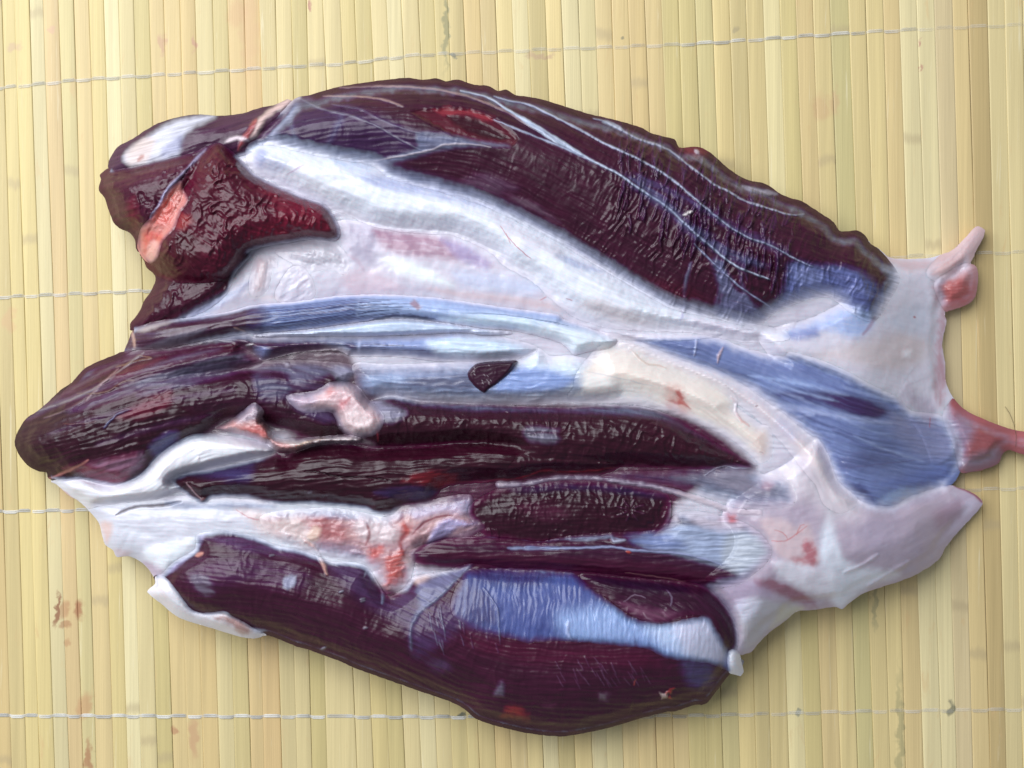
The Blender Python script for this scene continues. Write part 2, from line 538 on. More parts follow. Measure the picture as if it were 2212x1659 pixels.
# ------------------------------------------------------------------ the meat
OUT = pts('A 720,905 780,850 790,800 850,700 960,640 1050,580 1150,525 1300,480 1430,462 1600,470 1750,455 1900,410 2000,390 2100,345 '
          'B 300,332 400,320 600,265 800,230 1000,205 1130,197 1230,210 1330,198 1390,222 1480,208 1600,247 1700,253 1770,292 1830,280 1900,320 2000,335 2100,355 '
          'C 400,400 600,460 750,495 950,550 1050,600 1215,645 1240,700 1380,697 1470,740 1550,810 1650,890 1750,940 1870,965 2000,1050 2130,1090 '
          'D 650,200 740,260 830,320 880,387 1000,382 1060,420 1100,480 1150,510 1200,550 1260,585 1500,585 1620,555 1700,520 1800,420 1870,350 1930,380 1920,430 1850,570 1880,700 1860,860 1800,920 1690,960 1640,980 1650,1050 1620,1200 1640,1350 1650,1500 '
          'H 1720,150 1800,220 1950,290 2100,345 2212,368 2400,380 2400,550 2212,535 2100,500 2050,540 2030,600 1900,650 1780,670 1720,730 1700,762 1780,788 1850,820 1915,880 1880,940 1750,1080 1650,1200 1580,1310 1400,1420 1200,1490 1050,1540 960,1600 890,1659 850,1640 '
          'K 2212,1110 2100,1120 2000,1200 1900,1270 1830,1340 1760,1420 1690,1440 1712,1560 1690,1590 1620,1570 1590,1600 '
          'L 2180,1190 2100,1200 1950,1250 1900,1250 1700,1300 1500,1360 1300,1405 1120,1430 900,1410 760,1380 640,1350 500,1300 420,1230 300,1170 150,1120 '
          'J 400,1545 250,1480 0,1390 I 1600,1560 1400,1480 1300,1500 1200,1490 1000,1430 750,1350 620,1250 515,1160 570,1110 560,1050 490,960 390,905 290,910 270,860 210,820 180,720 160,650 60,540 0,490 '
          'E 500,1570 400,1480 350,1470 335,1450 340,1400 280,1395 200,1350 130,1260 105,1180 130,1100 190,1010 280,950 350,890 430,810 520,750 610,650 700,600 800,560 870,530 920,450 945,370 945,320 1000,250 1050,150 1100,80 '
          'A 1130,1640 1060,1570 1050,1530 990,1440 980,1380 940,1320 870,1290 820,1240 780,1130 760,1070 715,1010 735,930')
OUTS = spline(OUT, True, 8)

GS = 1.65                                     # grid step in units
gx0, gy0 = 20.0, 155.0
NX, NY = int((2262 - gx0) / GS), int((1605 - gy0) / GS)
GX, GY = np.meshgrid((gx0 + np.arange(NX) * GS).astype(np.float32), (gy0 + np.arange(NY) * GS).astype(np.float32))
S_OUT = sdf_fast(OUTS, GX, GY)
thin = 1 - 0.80 * sst(1830, 2040, GX - 0.55 * np.maximum(GY - 1010, 0))
wid = 60 + 70 * thin
B = 14 + 62 * thin + thin * 66 * np.sqrt(np.clip(1 - (1 - np.clip(S_OUT, 0, None) / wid).clip(0, 1) ** 2, 0, 1))
B = blur(B, 6) * 0.75 + blur(B, 22) * 0.25
GOX = np.gradient(S_OUT, GS, axis=1); GOY = np.gradient(S_OUT, GS, axis=0)
G = np.zeros_like(B)

PARTS = []


def part(name, poly, c0, c1, t=20, w=40, z0=0, axis=None, mat='m', wr=None, fr=1.0, lu=(2.5, 50), cr=4, cw=8,
         wob=1.5, var=0.5, label=None, step=7, soft=0, wm=None, em=34, streak=(90, 7), parent=None, key=None):
    PARTS.append(dict(name=name, poly=poly, c0=srgb(c0), c1=srgb(c1), t=t, w=w, z0=z0, axis=axis, mat=mat, wr=wr,
                      fr=fr, lu=lu, cr=cr * 0.55, cw=cw, wob=wob, var=var, soft=(soft if 0 < soft < 1 else max(soft, 6) * 1.45) if poly else 0, wm=wm, em=em, label=label, step=step, streak=streak,
                      parent=parent, key=key or name + str(len(PARTS))))
    return PARTS[-1]['key']


# --- base tissue below everything
part('connective_tissue', None, 'd8d4de', 'c4bccc', t=0, w=40, z0=-14, axis='300,900 2000,900', mat='c', cr=0, key='base')
# --- top left end of the loin
part('fascia', '235,366 A 790,800 850,700 960,640 1050,580 1150,525 1300,480 1430,462 1600,470 1750,455 1900,410 2000,390 2080,350 Z 640,230 590,290 540,330 470,350 400,375 330,385 260,385',
     '4a3a46', '3a2a33', t=10, w=40, z0=-6, axis='240,340 420,290 620,230', mat='m', wr=(1.2, 60, 14), soft=6, key='topleft',
     label='dark end of the loin under a white silver skin patch')
# --- right-hand sheets
part('fascia', 'Z 1860,520 D 1150,505 1200,550 1260,585 1500,585 1620,555 1700,560 1750,640 1700,800 1640,980 1650,1050 1620,1200 1640,1350 1650,1500 H 1720,150 1800,220 1830,400 1760,620 1500,700 1300,300 900,60 600,-60 D 400,1330 300,1130 700,1000 1000,800',
     'd8d6e2', 'ccc4d2', t=8, w=40, z0=0, axis='1700,720 2000,760 2040,900', mat='c', wr=(0.7, 44, 44), lu=(2.4, 55), soft=22, fr=0.1, var=0.4, key='rsheet',
     label='white and pinkish connective sheet at the narrow end')
part('sinew', 'D 1500,700 1560,600 1620,553 1700,518 1800,418 1870,350 1930,380 1920,430 1850,570 1800,640 1700,720 1600,760',
     'cfb2b0', 'bda0a4', t=9, w=22, z0=2, axis='D 1550,680 1700,600 1900,370', mat='c', cr=2, lu=(1.5, 20), soft=16, em=26, key='spike',
     label='pale pointed sinew sticking out beside the red bulb')
part('sinew', 'D 1560,760 1700,660 1790,620 1860,640 1882,700 1862,860 1800,922 1690,962 1640,975 1590,880', 'b48a8e', 'a06c70', t=12, w=30, z0=2,
     axis='D 1600,800 1880,760', mat='c', cr=4, lu=(2, 20), soft=16, em=34, key='bulb', label='swollen red and pink stump of sinew')
# blue streaked muscle on the right
part('muscle', 'G 650,560 900,540 1300,565 1560,615 1700,675 2000,745 D 500,1260 700,1310 900,1390 1100,1500 H 1300,120 1400,215 1600,245 1690,340 1750,480 1760,620 1730,700 1690,752 1550,800 1400,860 1250,930 1080,920 860,740 700,450 300,120 G 1700,960 1300,800 900,640',
     '7382b2', '616ea2', t=10, w=60, z0=-4, axis='1330,720 1600,800 1850,910 2150,960', mat='f', fr=1.6, wr=(1.0, 90, 16), var=0.7, streak=(160, 8), soft=18, key='bluer',
     label='blue streaked muscle under silver skin at the narrow end')
part('sinew', 'H 1620,260 1700,120 1725,150 1800,218 1950,288 2100,343 2212,366 2400,378 2400,552 2212,537 2100,502 2050,540 2030,600 1900,650 1780,672 1740,640 1700,480',
     '9c5a5c', '84444a', t=16, w=34, z0=0, axis='H 1600,400 1900,430 2400,470', mat='c', fr=1.2, soft=20, key='tail', cr=1,
     label='red tail of sinew running out to the right edge')
# lower right lobe
part('fascia', 'Z 1765,950 H 800,560 860,720 1000,850 1090,892 1250,905 1400,830 1550,782 1690,757 1780,786 1850,818 1915,880 1880,940 1750,1080 1650,1200 1580,1310 1400,1420 1200,1490 1050,1540 960,1600 890,1659 850,1640 K 2212,1110 2100,1120 2000,1200 1900,1270 1830,1340 1760,1420 1690,1438 Z 1580,1400 1570,1330 1530,1280 1490,1250 1560,1180 1560,1110 1600,1050 1700,1000',
     'b8aab8', 'a89aae', t=26, w=120, z0=-2, axis='1600,1280 1850,1230 2100,1080', mat='c', fr=0.15, wr=(0.8, 60, 50), lu=(3, 60), soft=16, key='lobe',
     label='pinkish lavender fatty lobe at the lower right')
# --- valley between loin and shank
part('fascia', 'Z 480,600 540,545 B 200,1400 500,1330 620,1230 850,1250 1050,1290 1450,1320 1700,1430 Z 1130,570 1250,640 1400,690 1560,720 1480,735 1330,735 G 650,570 F 2212,480 1700,410 1300,350 900,330 600,345 300,385 0,410 Z 420,700 400,690 440,640',
     'd9d8e4', 'c9bccb', t=10, w=60, z0=-14, axis='420,660 800,590 1200,640 1560,720', mat='c', wr=(0.8, 44, 40), lu=(3.2, 60), fr=0, key='valley', var=0.35,
     label='white connective tissue in the hollow between the muscles')
# --- white band under the loin
part('fascia', 'B -60,700 30,640 150,640 350,680 600,730 850,780 1000,860 1300,940 1600,1030 1850,1140 2212,1330 G 500,-40 700,70 950,220 1200,350 1480,420 1800,500 2000,560 2050,620 1900,640 1700,640 1500,600 1300,570 1000,560 700,530 450,440 Z 1150,610 1090,575 1055,543 B 1450,1342 1300,1332 1050,1312 850,1272 700,1202 560,1150 350,1060 150,950 0,880 -50,800',
     'e9ebf2', 'd6dae8', t=12, w=60, z0=4, axis='545,330 800,430 1050,510 1300,630 1560,715', mat='f', fr=0.3, wr=(0.7, 44, 34), var=0.6, soft=24, em=50, key='band', cr=3, cw=16, wob=2.5,
     label='broad white band of silver skin below the loin')
# --- big loin muscle
part('muscle', 'Z 600,250 B 300,345 400,322 600,265 800,230 1000,205 1130,197 1230,210 1330,198 1390,222 1480,208 1600,247 1700,253 1770,292 1830,280 1900,320 2000,335 2100,355 '
     'C 400,400 600,460 750,495 950,550 1050,600 1215,645 1240,700 1380,697 1470,740 1550,810 1650,890 1750,940 1870,965 2000,1050 2130,1090 '
     'D 650,200 740,260 830,320 880,387 1000,382 1060,420 1100,480 1150,510 1250,620 1312,740 1230,900 1120,1045 960,985 800,870 600,900 400,985 300,1060 100,1090 '
     'G 1800,545 1480,465 1200,400 950,270 700,120 500,0 B 2212,1392 1850,1212 1600,1102 1300,1012 1000,932 850,832 600,790 350,738 150,690 20,680 15,640 100,540 200,460',
     '3d1d2a', '2e1620', t=42, w=130, z0=6, axis='560,290 800,250 1050,270 1300,390 1550,530 1900,640', wr=(3.2, 12, 42), fr=1.0, lu=(2.5, 60), soft=24, wm=lambda X, Y: 0.12 + 0.88 * sst(1180, 1400, X), key='loin', cr=2, cw=14,
     label='big dark loin muscle with thin white lines along it', var=0.6, streak=(120, 10))
# --- shank: red chunk at the upper left
part('muscle', 'Z 281,714 281,699 298,678 312,648 327,627 336,598 325,560 420,540 540,545 510,588 491,633 450,668 396,690 340,704', '421828', '341320', t=16, w=40, z0=-6,
     axis='300,700 500,570', wr=(3.0, 16, 24), key='redlow', label='wrinkled dark red muscle below the cut chunk')
part('muscle', 'Z 214,379 232,364 253,366 312,354 357,342 417,330 450,316 440,370 410,420 380,470 340,520 297,545 292,520 A 940,1320 870,1290 820,1240 780,1130 760,1070 715,1010 735,930', '48182a', '381524', t=34, w=50, z0=8,
     axis='220,400 430,340', wr=(3.4, 16, 22), em=22, key='redleft', cr=4, label='crumpled dark red end of the cut chunk')
part('muscle', 'Z 446,318 A 1590,668 1660,710 1750,790 1850,890 2000,970 2212,1060 B 500,1108 560,1168 622,1290 617,1360 560,1382 400,1370 200,1402 0,1442 A 1790,1480 1700,1600 Z 470,608 390,612 345,600 318,580 302,545 335,485 370,430 395,385 420,348',
     '521524', '3f1222', t=40, w=60, z0=16, axis='400,340 500,430 720,500', wr=(3.9, 14, 22), fr=0.8, soft=4, em=22, key='redflap', cr=6, cw=12, lu=(5, 35),
     label='coarse cut red muscle flap with crumpled surface')
part('fat', 'A 1320,935 1240,990 1170,1090 1100,1200 1020,1290 998,1430 1050,1522 1100,1542 1150,1500 1180,1390 1270,1290 1310,1180 1372,1090 1330,1000', 'cf9088', 'bc6c66', t=10, w=18, z0=24,
     axis='A 1330,950 1050,1500', mat='c', wr=(2.5, 14, 12), soft=6, em=12, key='fatseam', cr=3, cw=6, lu=(3, 14), label='pink and red lump of fat on the cut chunk')
# white folds beside it
part('fat', 'B 150,1452 300,1400 420,1368 540,1376 640,1430 692,1530 680,1612 630,1625 560,1580 440,1600 330,1570 220,1510', 'd2cfd8', 'c0bcc8', t=12, w=24, z0=-10, axis='B 150,1450 450,1450 680,1600', mat='c', wr=(1, 28, 20), soft=16, em=30, cr=0.2, key='fold', lu=(3, 22),
     label='curled white fold of fat in the hollow')
part('fat', 'B 20,1482 130,1488 172,1530 165,1600 F 140,80 110,230 60,300 -10,310 -40,240 -10,80', 'd8c8cc', 'c6b6be', t=12, w=20, z0=-8, axis='F 80,-50 20,280', mat='c', soft=16, em=30, cr=0.2, key='finger', lu=(2, 18),
     label='pale finger of fat with a red tip')
part('fat', 'F 150,290 250,110 350,90 430,200 440,310 330,345 200,360', 'dedbe6', 'cfc6d6', t=11, w=30, z0=-14, axis='F 150,300 400,150', mat='c', soft=16, em=30, cr=0.2, key='lump', lu=(2, 24), wr=(1, 22, 18))
# --- lower left white fascia
part('fascia', 'Z 185,1095 212,1126 218,1147 227,1177 245,1188 251,1203 281,1202 310,1218 331,1245 345,1262 400,1240 450,1200 520,1190 600,1200 690,1215 800,1235 840,1200 840,1110 760,1085 670,1070 581,1080 492,1075 432,1070 313,1075 240,1080',
     'dcdde6', 'cbc9d6', t=12, w=50, z0=-22, axis='190,1120 500,1125 840,1150', mat='f', fr=0.4, wr=(0.8, 90, 26), soft=10, key='wlow', var=0.5,
     label='white fascia fanning out at the lower left end')
# gristle
part('gristle', 'J 0,375 200,365 400,398 600,430 720,350 900,310 1200,270 1230,420 1320,500 1150,600 1000,600 820,720 760,930 700,960 600,1000 550,960 450,790 150,725 0,690 -100,640 -250,560 -330,440 -200,390',
     'c8a2a2', 'b08a96', t=10, w=40, z0=-18, axis='600,1130 800,1140 1010,1090', mat='c', wr=(2.0, 26, 24), lu=(4, 34), soft=20, fr=0.3, key='gristle', var=0.8,
     label='pink gristle with blood in the middle of the underside')
# inner dark muscle
part('muscle', 'J 1180,380 1230,320 1400,225 K 100,185 400,165 600,165 900,195 1100,240 1175,290 1180,440 1120,540 850,600 500,620 250,650 100,650 J 1600,650 1400,610 1250,520',
     '32141f', '271019', t=14, w=60, z0=-20, axis='1015,1100 1200,1090 1440,1100', wr=(2.0, 14, 26), soft=18, em=50, key='inner', cr=3, cw=10,
     label='short dark muscle sunk below the shank')
# strap muscle
part('muscle', 'J 750,700 820,650 1000,592 1300,575 1500,590 1700,612 K 250,612 500,560 850,540 1100,520 1200,430 1250,400 1400,395 1700,470 1860,580 1910,720 1720,900 1560,950 1430,985 1250,960 900,930 600,890 200,860 J 1500,850 1100,830 850,790',
     '3a2030', '2e1826', t=14, w=45, z0=-12, axis='890,1195 1150,1190 1400,1200 1650,1190', wr=(0.7, 90, 12), fr=1.4, soft=18, key='strap', cr=3, cw=10,
     label='long purple strap muscle fading into pale blue silver skin')
part('sinew', 'J 1400,170 K 100,175 350,135 600,132 800,155 1100,200 1400,285 1650,370 1850,385 1850,425 1650,412 1400,340 1100,245 800,196 600,168 350,172 100,215 J 1400,225',
     'b8a4ac', 'c4b6c0', t=5, w=8, z0=-12, axis='1080,1045 1276,1034 1425,1053 1650,1106', mat='c', wr=(1.5, 14, 8), soft=6, em=6, wob=3, key='palestrip', cr=1, cw=5, label='thin pale sinew along the shank muscle')
part('fascia', 'K 640,150 820,100 1100,100 1400,60 1600,20 1760,40 1840,120 2000,140 2080,250 2060,350 1800,372 1500,310 1200,215 900,180',
     '6d6d84', '585870', t=6, w=30, z0=-12, axis='1290,1030 1500,1040 1700,1085', mat='f', soft=26, cr=0.2, key='greyband', wr=(1, 60, 9), label='blue grey membrane under the creamy tendon')
# --- lower big muscle
part('muscle', 'Z 331,1245 349,1240 373,1215 I 860,850 880,745 1100,715 1300,757 1450,822 1600,845 1720,890 1850,940 J 300,760 450,790 560,960 620,1010 720,950 800,860 1000,830 1210,770 K 0,802 200,804 600,834 900,874 1270,907 1430,938 1550,1050 1640,1180 1672,1320 1660,1412 1640,1500 1620,1568 1590,1598 '
     'L 2180,1190 2100,1200 1950,1250 1900,1250 1700,1300 1500,1360 1300,1405 1120,1430 900,1410 760,1380 640,1350 500,1300 420,1230 300,1170 150,1120 J 400,1545 250,1480 0,1390 I 1600,1560 1400,1480 1250,1450 1000,1400 750,1300 600,1180',
     '40202e', '2f1822', t=40, w=130, z0=-4, axis='350,1240 600,1260 850,1340 1100,1440 1570,1450', wr=(0.8, 16, 44), fr=1.2, soft=9, key='lower', cr=5, cw=16, streak=(110, 8),
     label='large dark muscle along the lower edge')
part('fascia', 'L 460,215 850,212 1200,242 1300,320 1500,470 1650,570 1850,610 2000,582 2180,552 K 1470,1172 1550,1300 1600,1400 1645,1500 1620,1560 1450,1500 1300,1480 1150,1460 1000,1392 800,1370 500,1342 200,1340 L 900,758 680,702 520,665 430,620 330,540 330,420 400,280',
     '4a5a9c', '3b4788', t=2, w=24, z0=-5, axis='1130,1240 1120,1380', mat='f', fr=0.6, wr=(0.8, 40, 10), soft=13, key='bluesheet', cr=0, cw=5, wob=3, var=0.8, streak=(60, 7),
     label='blue silver skin sheet over the lower muscle')
part('muscle', 'K 540,838 900,868 1270,903 1432,936 1555,1048 1645,1180 1675,1320 1658,1405 1590,1388 1540,1270 1452,1162 1300,1150 1150,1202 1000,1190 850,1120 700,1010 560,925',
     '38202f', '2c1722', t=12, w=44, z0=4, axis='1261,1240 1450,1290 1585,1400', wr=(1.2, 40, 14), soft=10, key='halfmoon', cr=3, cw=9, wob=2.2,
     label='curved purple muscle hooking down at the right')
part('fascia', 'I 570,1050 640,1048 730,1150 820,1270 900,1312 1080,1300 1125,1330 1200,1370 1300,1430 1392,1482 1300,1502 1200,1492 1000,1432 750,1352 620,1252 513,1160 572,1108', 'e4e4ec', 'd8d0d6', t=14, w=18, z0=4,
     axis='340,1250 420,1325 570,1370', mat='c', soft=5, em=10, key='whiteedge', cr=3, cw=6, lu=(2.5, 24), label='white flap of fascia along the lower left edge')
part('sinew', 'K 1600,1400 1660,1400 1690,1440 1712,1560 1690,1592 1610,1572 1590,1500', 'e2e2ea', 'd0d0dc', t=16, w=14, z0=6, axis='K 1640,1400 1650,1580', mat='c', em=10, key='nub', cr=2, cw=4, wr=(2, 10, 8),
     label='small white nub of sinew at the lower right')
# --- shank proper: left tip muscles
part('muscle', 'E 880,1500 600,1462 400,1460 345,1440 340,1405 280,1395 200,1350 130,1260 105,1180 130,1100 190,1010 280,950 350,890 430,810 520,750 Z 260,790 420,800 560,800 700,850 760,930 690,950 600,925 500,905 440,945 387,965 342,990 320,1020',
     '33181f', '281419', t=30, w=100, z0=4, axis='50,960 250,900 450,860 700,880', wr=(1.4, 26, 40), fr=1.6, soft=7, key='tip', cr=3, cw=10, lu=(4, 40),
     label='dark rounded muscle end at the far left')
part('muscle', 'E 520,750 610,650 700,600 800,560 870,530 1000,505 1200,490 1500,430 1750,400 1800,500 1900,590 1850,640 1500,732 1250,795 1100,872 900,925 700,970 500,960 400,900',
     '42222c', '33191f', t=8, w=60, z0=10, axis='140,860 300,800 550,750', wr=(1.3, 26, 26), fr=1.6, soft=16, em=50, key='tipupper', cr=1.5, cw=10,
     label='dark brown upper strip of the shank tip')
part('muscle', 'E 1240,850 1400,770 1650,680 1900,600 F 150,770 420,770 700,800 760,860 700,960 760,1100 640,1240 400,1290 200,1260 E 1900,1010 1700,1000 1500,1010 1350,960',
     '38202a', '2b161f', t=7, w=50, z0=12, axis='370,850 600,830 760,870', wr=(1.8, 20, 30), fr=1.4, soft=16, em=50, key='mid', cr=1.5, cw=10,
     label='wrinkled dark muscle in the middle of the shank')
# white tendon on the left
part('tendon', 'E 350,1470 400,1455 600,1450 800,1495 1000,1425 1150,1275 1300,1165 1450,1115 1650,1135 1900,1185 1992,1230 1960,1272 1700,1332 1450,1392 1300,1432 1240,1470 1310,1465 1375,1470 1345,1520 1250,1562 1100,1602 900,1622 700,1650 620,1665 500,1572 400,1482',
     'e9eaf0', 'dcd8e0', t=16, w=30, z0=6, axis='120,1045 300,1050 420,960 590,970', mat='f', fr=0.8, soft=12, em=20, key='wtendon', cr=3, cw=10, wr=(1.2, 60, 16),
     label='white tendon curving across the left end')
# shank lower muscles
part('muscle', 'E 1235,1472 1330,1400 1500,1378 1700,1338 1990,1268 F 150,1440 230,1470 350,1390 600,1375 850,1400 1250,1385 1700,1345 2212,1380 Z 1340,990 K 810,75 650,132 300,142 0,192 J 1400,182 1100,202 1000,232 900,330 720,352 620,412 500,412 400,372 0,342 I 1500,532 1250,482 1000,482 900,522',
     '33141d', '280f18', t=24, w=60, z0=2, axis='370,1050 700,1020 1000,1000 1340,1005', wr=(1.5, 50, 16), fr=2.0, soft=7, key='shank2', cr=4, cw=11, wob=2.2,
     label='lower dark muscle of the shank with a ragged red edge')
part('muscle', 'F 840,1062 1000,1028 1200,1066 1500,1082 1700,1090 2212,1112 G 700,1092 1000,1112 1200,1182 1400,1302 1600,1422 1810,1535 1750,1552 1600,1542 1450,1562 K 820,70 650,90 300,90 0,100 F 1900,1440 1600,1380 1250,1395 1000,1405 850,1412 650,1310 700,1180',
     '35161f', '2a111a', t=26, w=70, z0=6, axis='770,920 1100,900 1350,920 1630,1000', wr=(2.6, 16, 30), fr=1.2, soft=7, key='shank1', cr=3, cw=11, wob=2.0,
     label='long dark wrinkled muscle below the creamy tendon')
# silver skin straps
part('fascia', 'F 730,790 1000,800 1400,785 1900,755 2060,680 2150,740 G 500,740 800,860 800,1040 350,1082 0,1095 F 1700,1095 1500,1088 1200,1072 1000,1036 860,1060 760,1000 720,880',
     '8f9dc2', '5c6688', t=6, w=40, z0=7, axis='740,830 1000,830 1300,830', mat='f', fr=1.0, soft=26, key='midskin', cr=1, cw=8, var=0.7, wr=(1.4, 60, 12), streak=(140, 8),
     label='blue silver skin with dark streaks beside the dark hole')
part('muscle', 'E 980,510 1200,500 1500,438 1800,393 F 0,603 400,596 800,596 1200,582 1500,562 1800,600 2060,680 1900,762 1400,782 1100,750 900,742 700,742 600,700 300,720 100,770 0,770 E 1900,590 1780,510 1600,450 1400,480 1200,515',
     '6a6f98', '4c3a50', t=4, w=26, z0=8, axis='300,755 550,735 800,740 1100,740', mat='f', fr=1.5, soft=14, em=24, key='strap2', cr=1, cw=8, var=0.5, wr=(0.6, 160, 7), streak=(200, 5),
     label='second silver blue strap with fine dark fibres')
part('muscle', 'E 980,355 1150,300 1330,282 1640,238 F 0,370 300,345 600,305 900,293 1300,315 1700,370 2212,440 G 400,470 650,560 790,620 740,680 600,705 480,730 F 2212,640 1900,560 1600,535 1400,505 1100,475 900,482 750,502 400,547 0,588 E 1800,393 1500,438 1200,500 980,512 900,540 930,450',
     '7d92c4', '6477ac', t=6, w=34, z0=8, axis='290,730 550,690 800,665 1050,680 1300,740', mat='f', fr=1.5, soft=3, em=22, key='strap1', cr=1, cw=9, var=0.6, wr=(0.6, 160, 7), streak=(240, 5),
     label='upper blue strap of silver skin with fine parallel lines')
part('tendon', 'F 0,584 400,546 750,500 900,480 1100,470 1400,502 1600,534 1900,570 1700,590 1500,570 1200,584 800,598 400,598 0,602', 'c4d2e6', 'b2c2dc', t=3, w=12, z0=9, axis='549,725 800,700 1100,715', mat='f', soft=4, em=10, key='whiteline', cr=0, cw=4,
     label='bright blue white line between the two straps')
part('muscle', 'F 1545,870 1600,800 1700,780 1850,773 1915,775 1870,850 1780,932 1700,985 1672,1012 1600,960 1558,910', '35202c', '2c1822', t=0, w=14, z0=20, axis='1010,810 1115,790', em=8, lu=(0.5, 20), soft=0.7, key='hole', cr=0, cw=4, fr=0.4, wr=(0.6, 8, 8), wob=0.8,
     label='dark muscle showing through a tear in the silver skin')
# creamy tendons
part('tendon', 'G 640,560 900,608 1100,698 1300,768 1500,828 1650,908 1850,1048 2050,1198 2212,1330 H 710,405 800,550 862,722 1000,842 1000,900 880,960 760,900 700,760 600,640 480,480 300,300 G 1650,1080 1300,900 1000,760 750,650',
     'e4d8d8', 'd8ccd2', t=4, w=36, z0=8, axis='1300,720 1550,800 1700,910 1790,1000 1830,1080', mat='c', em=50, soft=22, key='tube', cr=0.2, cw=9, lu=(1, 60), fr=0.5, label='pale lavender tendon arching over the blue muscle')
part('tendon', 'G 488,880 560,775 640,685 720,640 900,650 1100,730 1300,810 1500,900 1640,1010 1670,1080 H 130,190 300,310 365,335 392,450 372,560 300,600 230,650 G 1830,1535 1750,1450 1600,1332 1400,1242 1250,1182 1150,1142 900,1092 700,1082 500,1082 430,1030 480,960',
     'ece2d8', 'e2d6d0', t=4, w=60, z0=9, axis='1250,830 1400,810 1550,900 1660,980', mat='c', soft=20, em=80, key='cream', cr=0.2, cw=10, lu=(1.2, 60), fr=0.5, wr=(0.5, 60, 24), label='creamy white tendon sheath with a blood spot')
# knobs and blood
part('fat', 'F 230,1030 420,995 500,960 560,925 680,925 770,970 830,1050 900,1110 950,1200 900,1300 820,1335 720,1335 620,1280 570,1160 470,1150 340,1150', 'dcc6ca', 'cfaab0', t=9, w=24, z0=30, axis='F 300,1060 650,1000 780,1280', mat='c', soft=12, em=26, key='knob', cr=4, cw=8, wob=2, lu=(3, 24),
     label='pink knob of fat and gristle on the shank')
part('fat', 'E 1640,1040 1750,960 1850,890 1920,960 1900,1020 F 60,1180 120,1270 200,1340 700,1310 780,1370 500,1385 300,1440 180,1440 100,1380 E 1980,1230 1850,1160 1700,1120 1550,1080', 'c8a2a2', 'b87c7a', t=7, w=16, z0=26, axis='E 1640,1040 1900,1080 2200,1200', mat='c', soft=8, em=14, key='redfat', cr=3, cw=6, wob=2.5, wr=(2, 14, 12),
     label='red and pink fat beside the white tendon')

# ---------------------------------------------------------------- paint: tissue colour, plus a sheen painted on the loin
PAINT = []


def poly(p, col, a=1.0, fe=8, st=0.0, dz=0.0, only=None, nz=4.0):
    c_ = srgb(col)
    if c_[0] > 2.2 * c_[1] and c_[0] > 0.18:      # blood soaks in: soft rim
        fe, a, nz, st = fe * 2.0, a * 0.85, nz * 2.2, min(st + 0.2, 0.5)
    else:
        fe = fe * 1.3
    PAINT.append(('p', spline(pts(p), True, 9), 0, srgb(col), a, fe, st, dz, only, nz))


def stroke(p, w, col, a=1.0, fe=None, st=0.0, dz=0.0, only=None, nz=2.0, taper=True):
    PAINT.append(('s', spline(pts(p), False, 9), w, srgb(col), a, fe or w * 0.8, st, dz, only, nz, taper))


poly('Z 560,1000 700,900 800,870 1100,870 1450,890 1630,1005 1560,1030 1500,1060 1460,1120 1650,1200 1560,1265 1000,1235 880,1205 980,1090 860,1100 700,1090 560,1080', '4a2036', 1, 20, 0, only=('base',))
poly('Z 300,745 560,735 720,745 780,800 820,880 720,960 560,930 380,950 200,900 200,800', '4a2636', .9, 20, .1, only=('base',))
poly('Z 340,1250 430,1160 700,1215 900,1280 1100,1230 1580,1260 1590,1400 1500,1500 1200,1560 700,1400', '4a2036', 1, 20, 0, only=('base',))
# loin
L_ = ('loin',)
poly('B 60,640 350,720 620,780 850,810 1150,760 1280,640 1100,540 800,430 450,400 200,470', '35304a', .7, 30, .2, only=L_)
poly('B 900,800 1300,900 1600,1000 1900,1120 2150,1300 2212,1380 1900,1240 1500,1090 1100,980', '4c3c58', .6, 20, .4, only=L_)
poly('B 1500,960 1650,890 1800,930 1920,1000 1820,1040 1650,1030', '6a5a6a', .45, 22, .5, dz=2.5, only=L_)  # grey wet sheen painted into the colour, over a slight bump
poly('C 0,1060 150,1080 300,1180 380,1250 250,1190 100,1130', '6a5c66', .5, 12, .6, dz=1.5, only=L_)
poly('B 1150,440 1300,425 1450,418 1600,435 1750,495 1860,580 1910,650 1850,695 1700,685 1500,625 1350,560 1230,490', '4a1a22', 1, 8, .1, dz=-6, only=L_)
poly('B 1300,428 1450,415 1620,440 1740,490 1700,520 1560,470 1400,460', '8a3038', .85, 6, .3, only=L_)
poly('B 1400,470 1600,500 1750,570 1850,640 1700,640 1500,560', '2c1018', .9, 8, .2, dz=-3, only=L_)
stroke('B 330,345 500,425 700,470 900,552 1050,640 1210,725', 8.0, '55587c', .22, 15.0, st=.3, only=L_, nz=1.6)
stroke('B 330,345 500,425 700,470 900,552 1050,640 1210,725', 5, '8c8294', .35, st=.2, dz=1.5, only=L_, nz=1.6)
stroke('B 560,390 760,420 900,490 1100,572 1250,610', 8.0, '55587c', .22, 15.0, st=.3, only=L_, nz=1.6)
stroke('B 560,390 760,420 900,490 1100,572 1250,610', 5, '7a7488', .28, st=.3, dz=1, only=L_, nz=1.6)
stroke('B 500,330 700,330 850,340 980,365 1085,405', 8.0, '55587c', .22, 15.0, st=.3, only=L_, nz=1.6)
stroke('B 500,330 700,330 850,340 980,365 1085,405', 5, '9a7a78', .75, st=.2, dz=2, only=L_, nz=1.6)
stroke('B 620,270 800,262 940,258 1150,265 1350,285 1550,330 1700,385 1850,450 1990,540 2100,590 2212,680', 8.0, '55587c', .22, 15.0, st=.3, only=L_, nz=1.6)
stroke('B 620,270 800,262 940,258 1150,265 1350,285 1550,330 1700,385 1850,450 1990,540 2100,590 2212,680', 5, '96787a', .7, st=.2, dz=2.5, only=L_, nz=1.6)
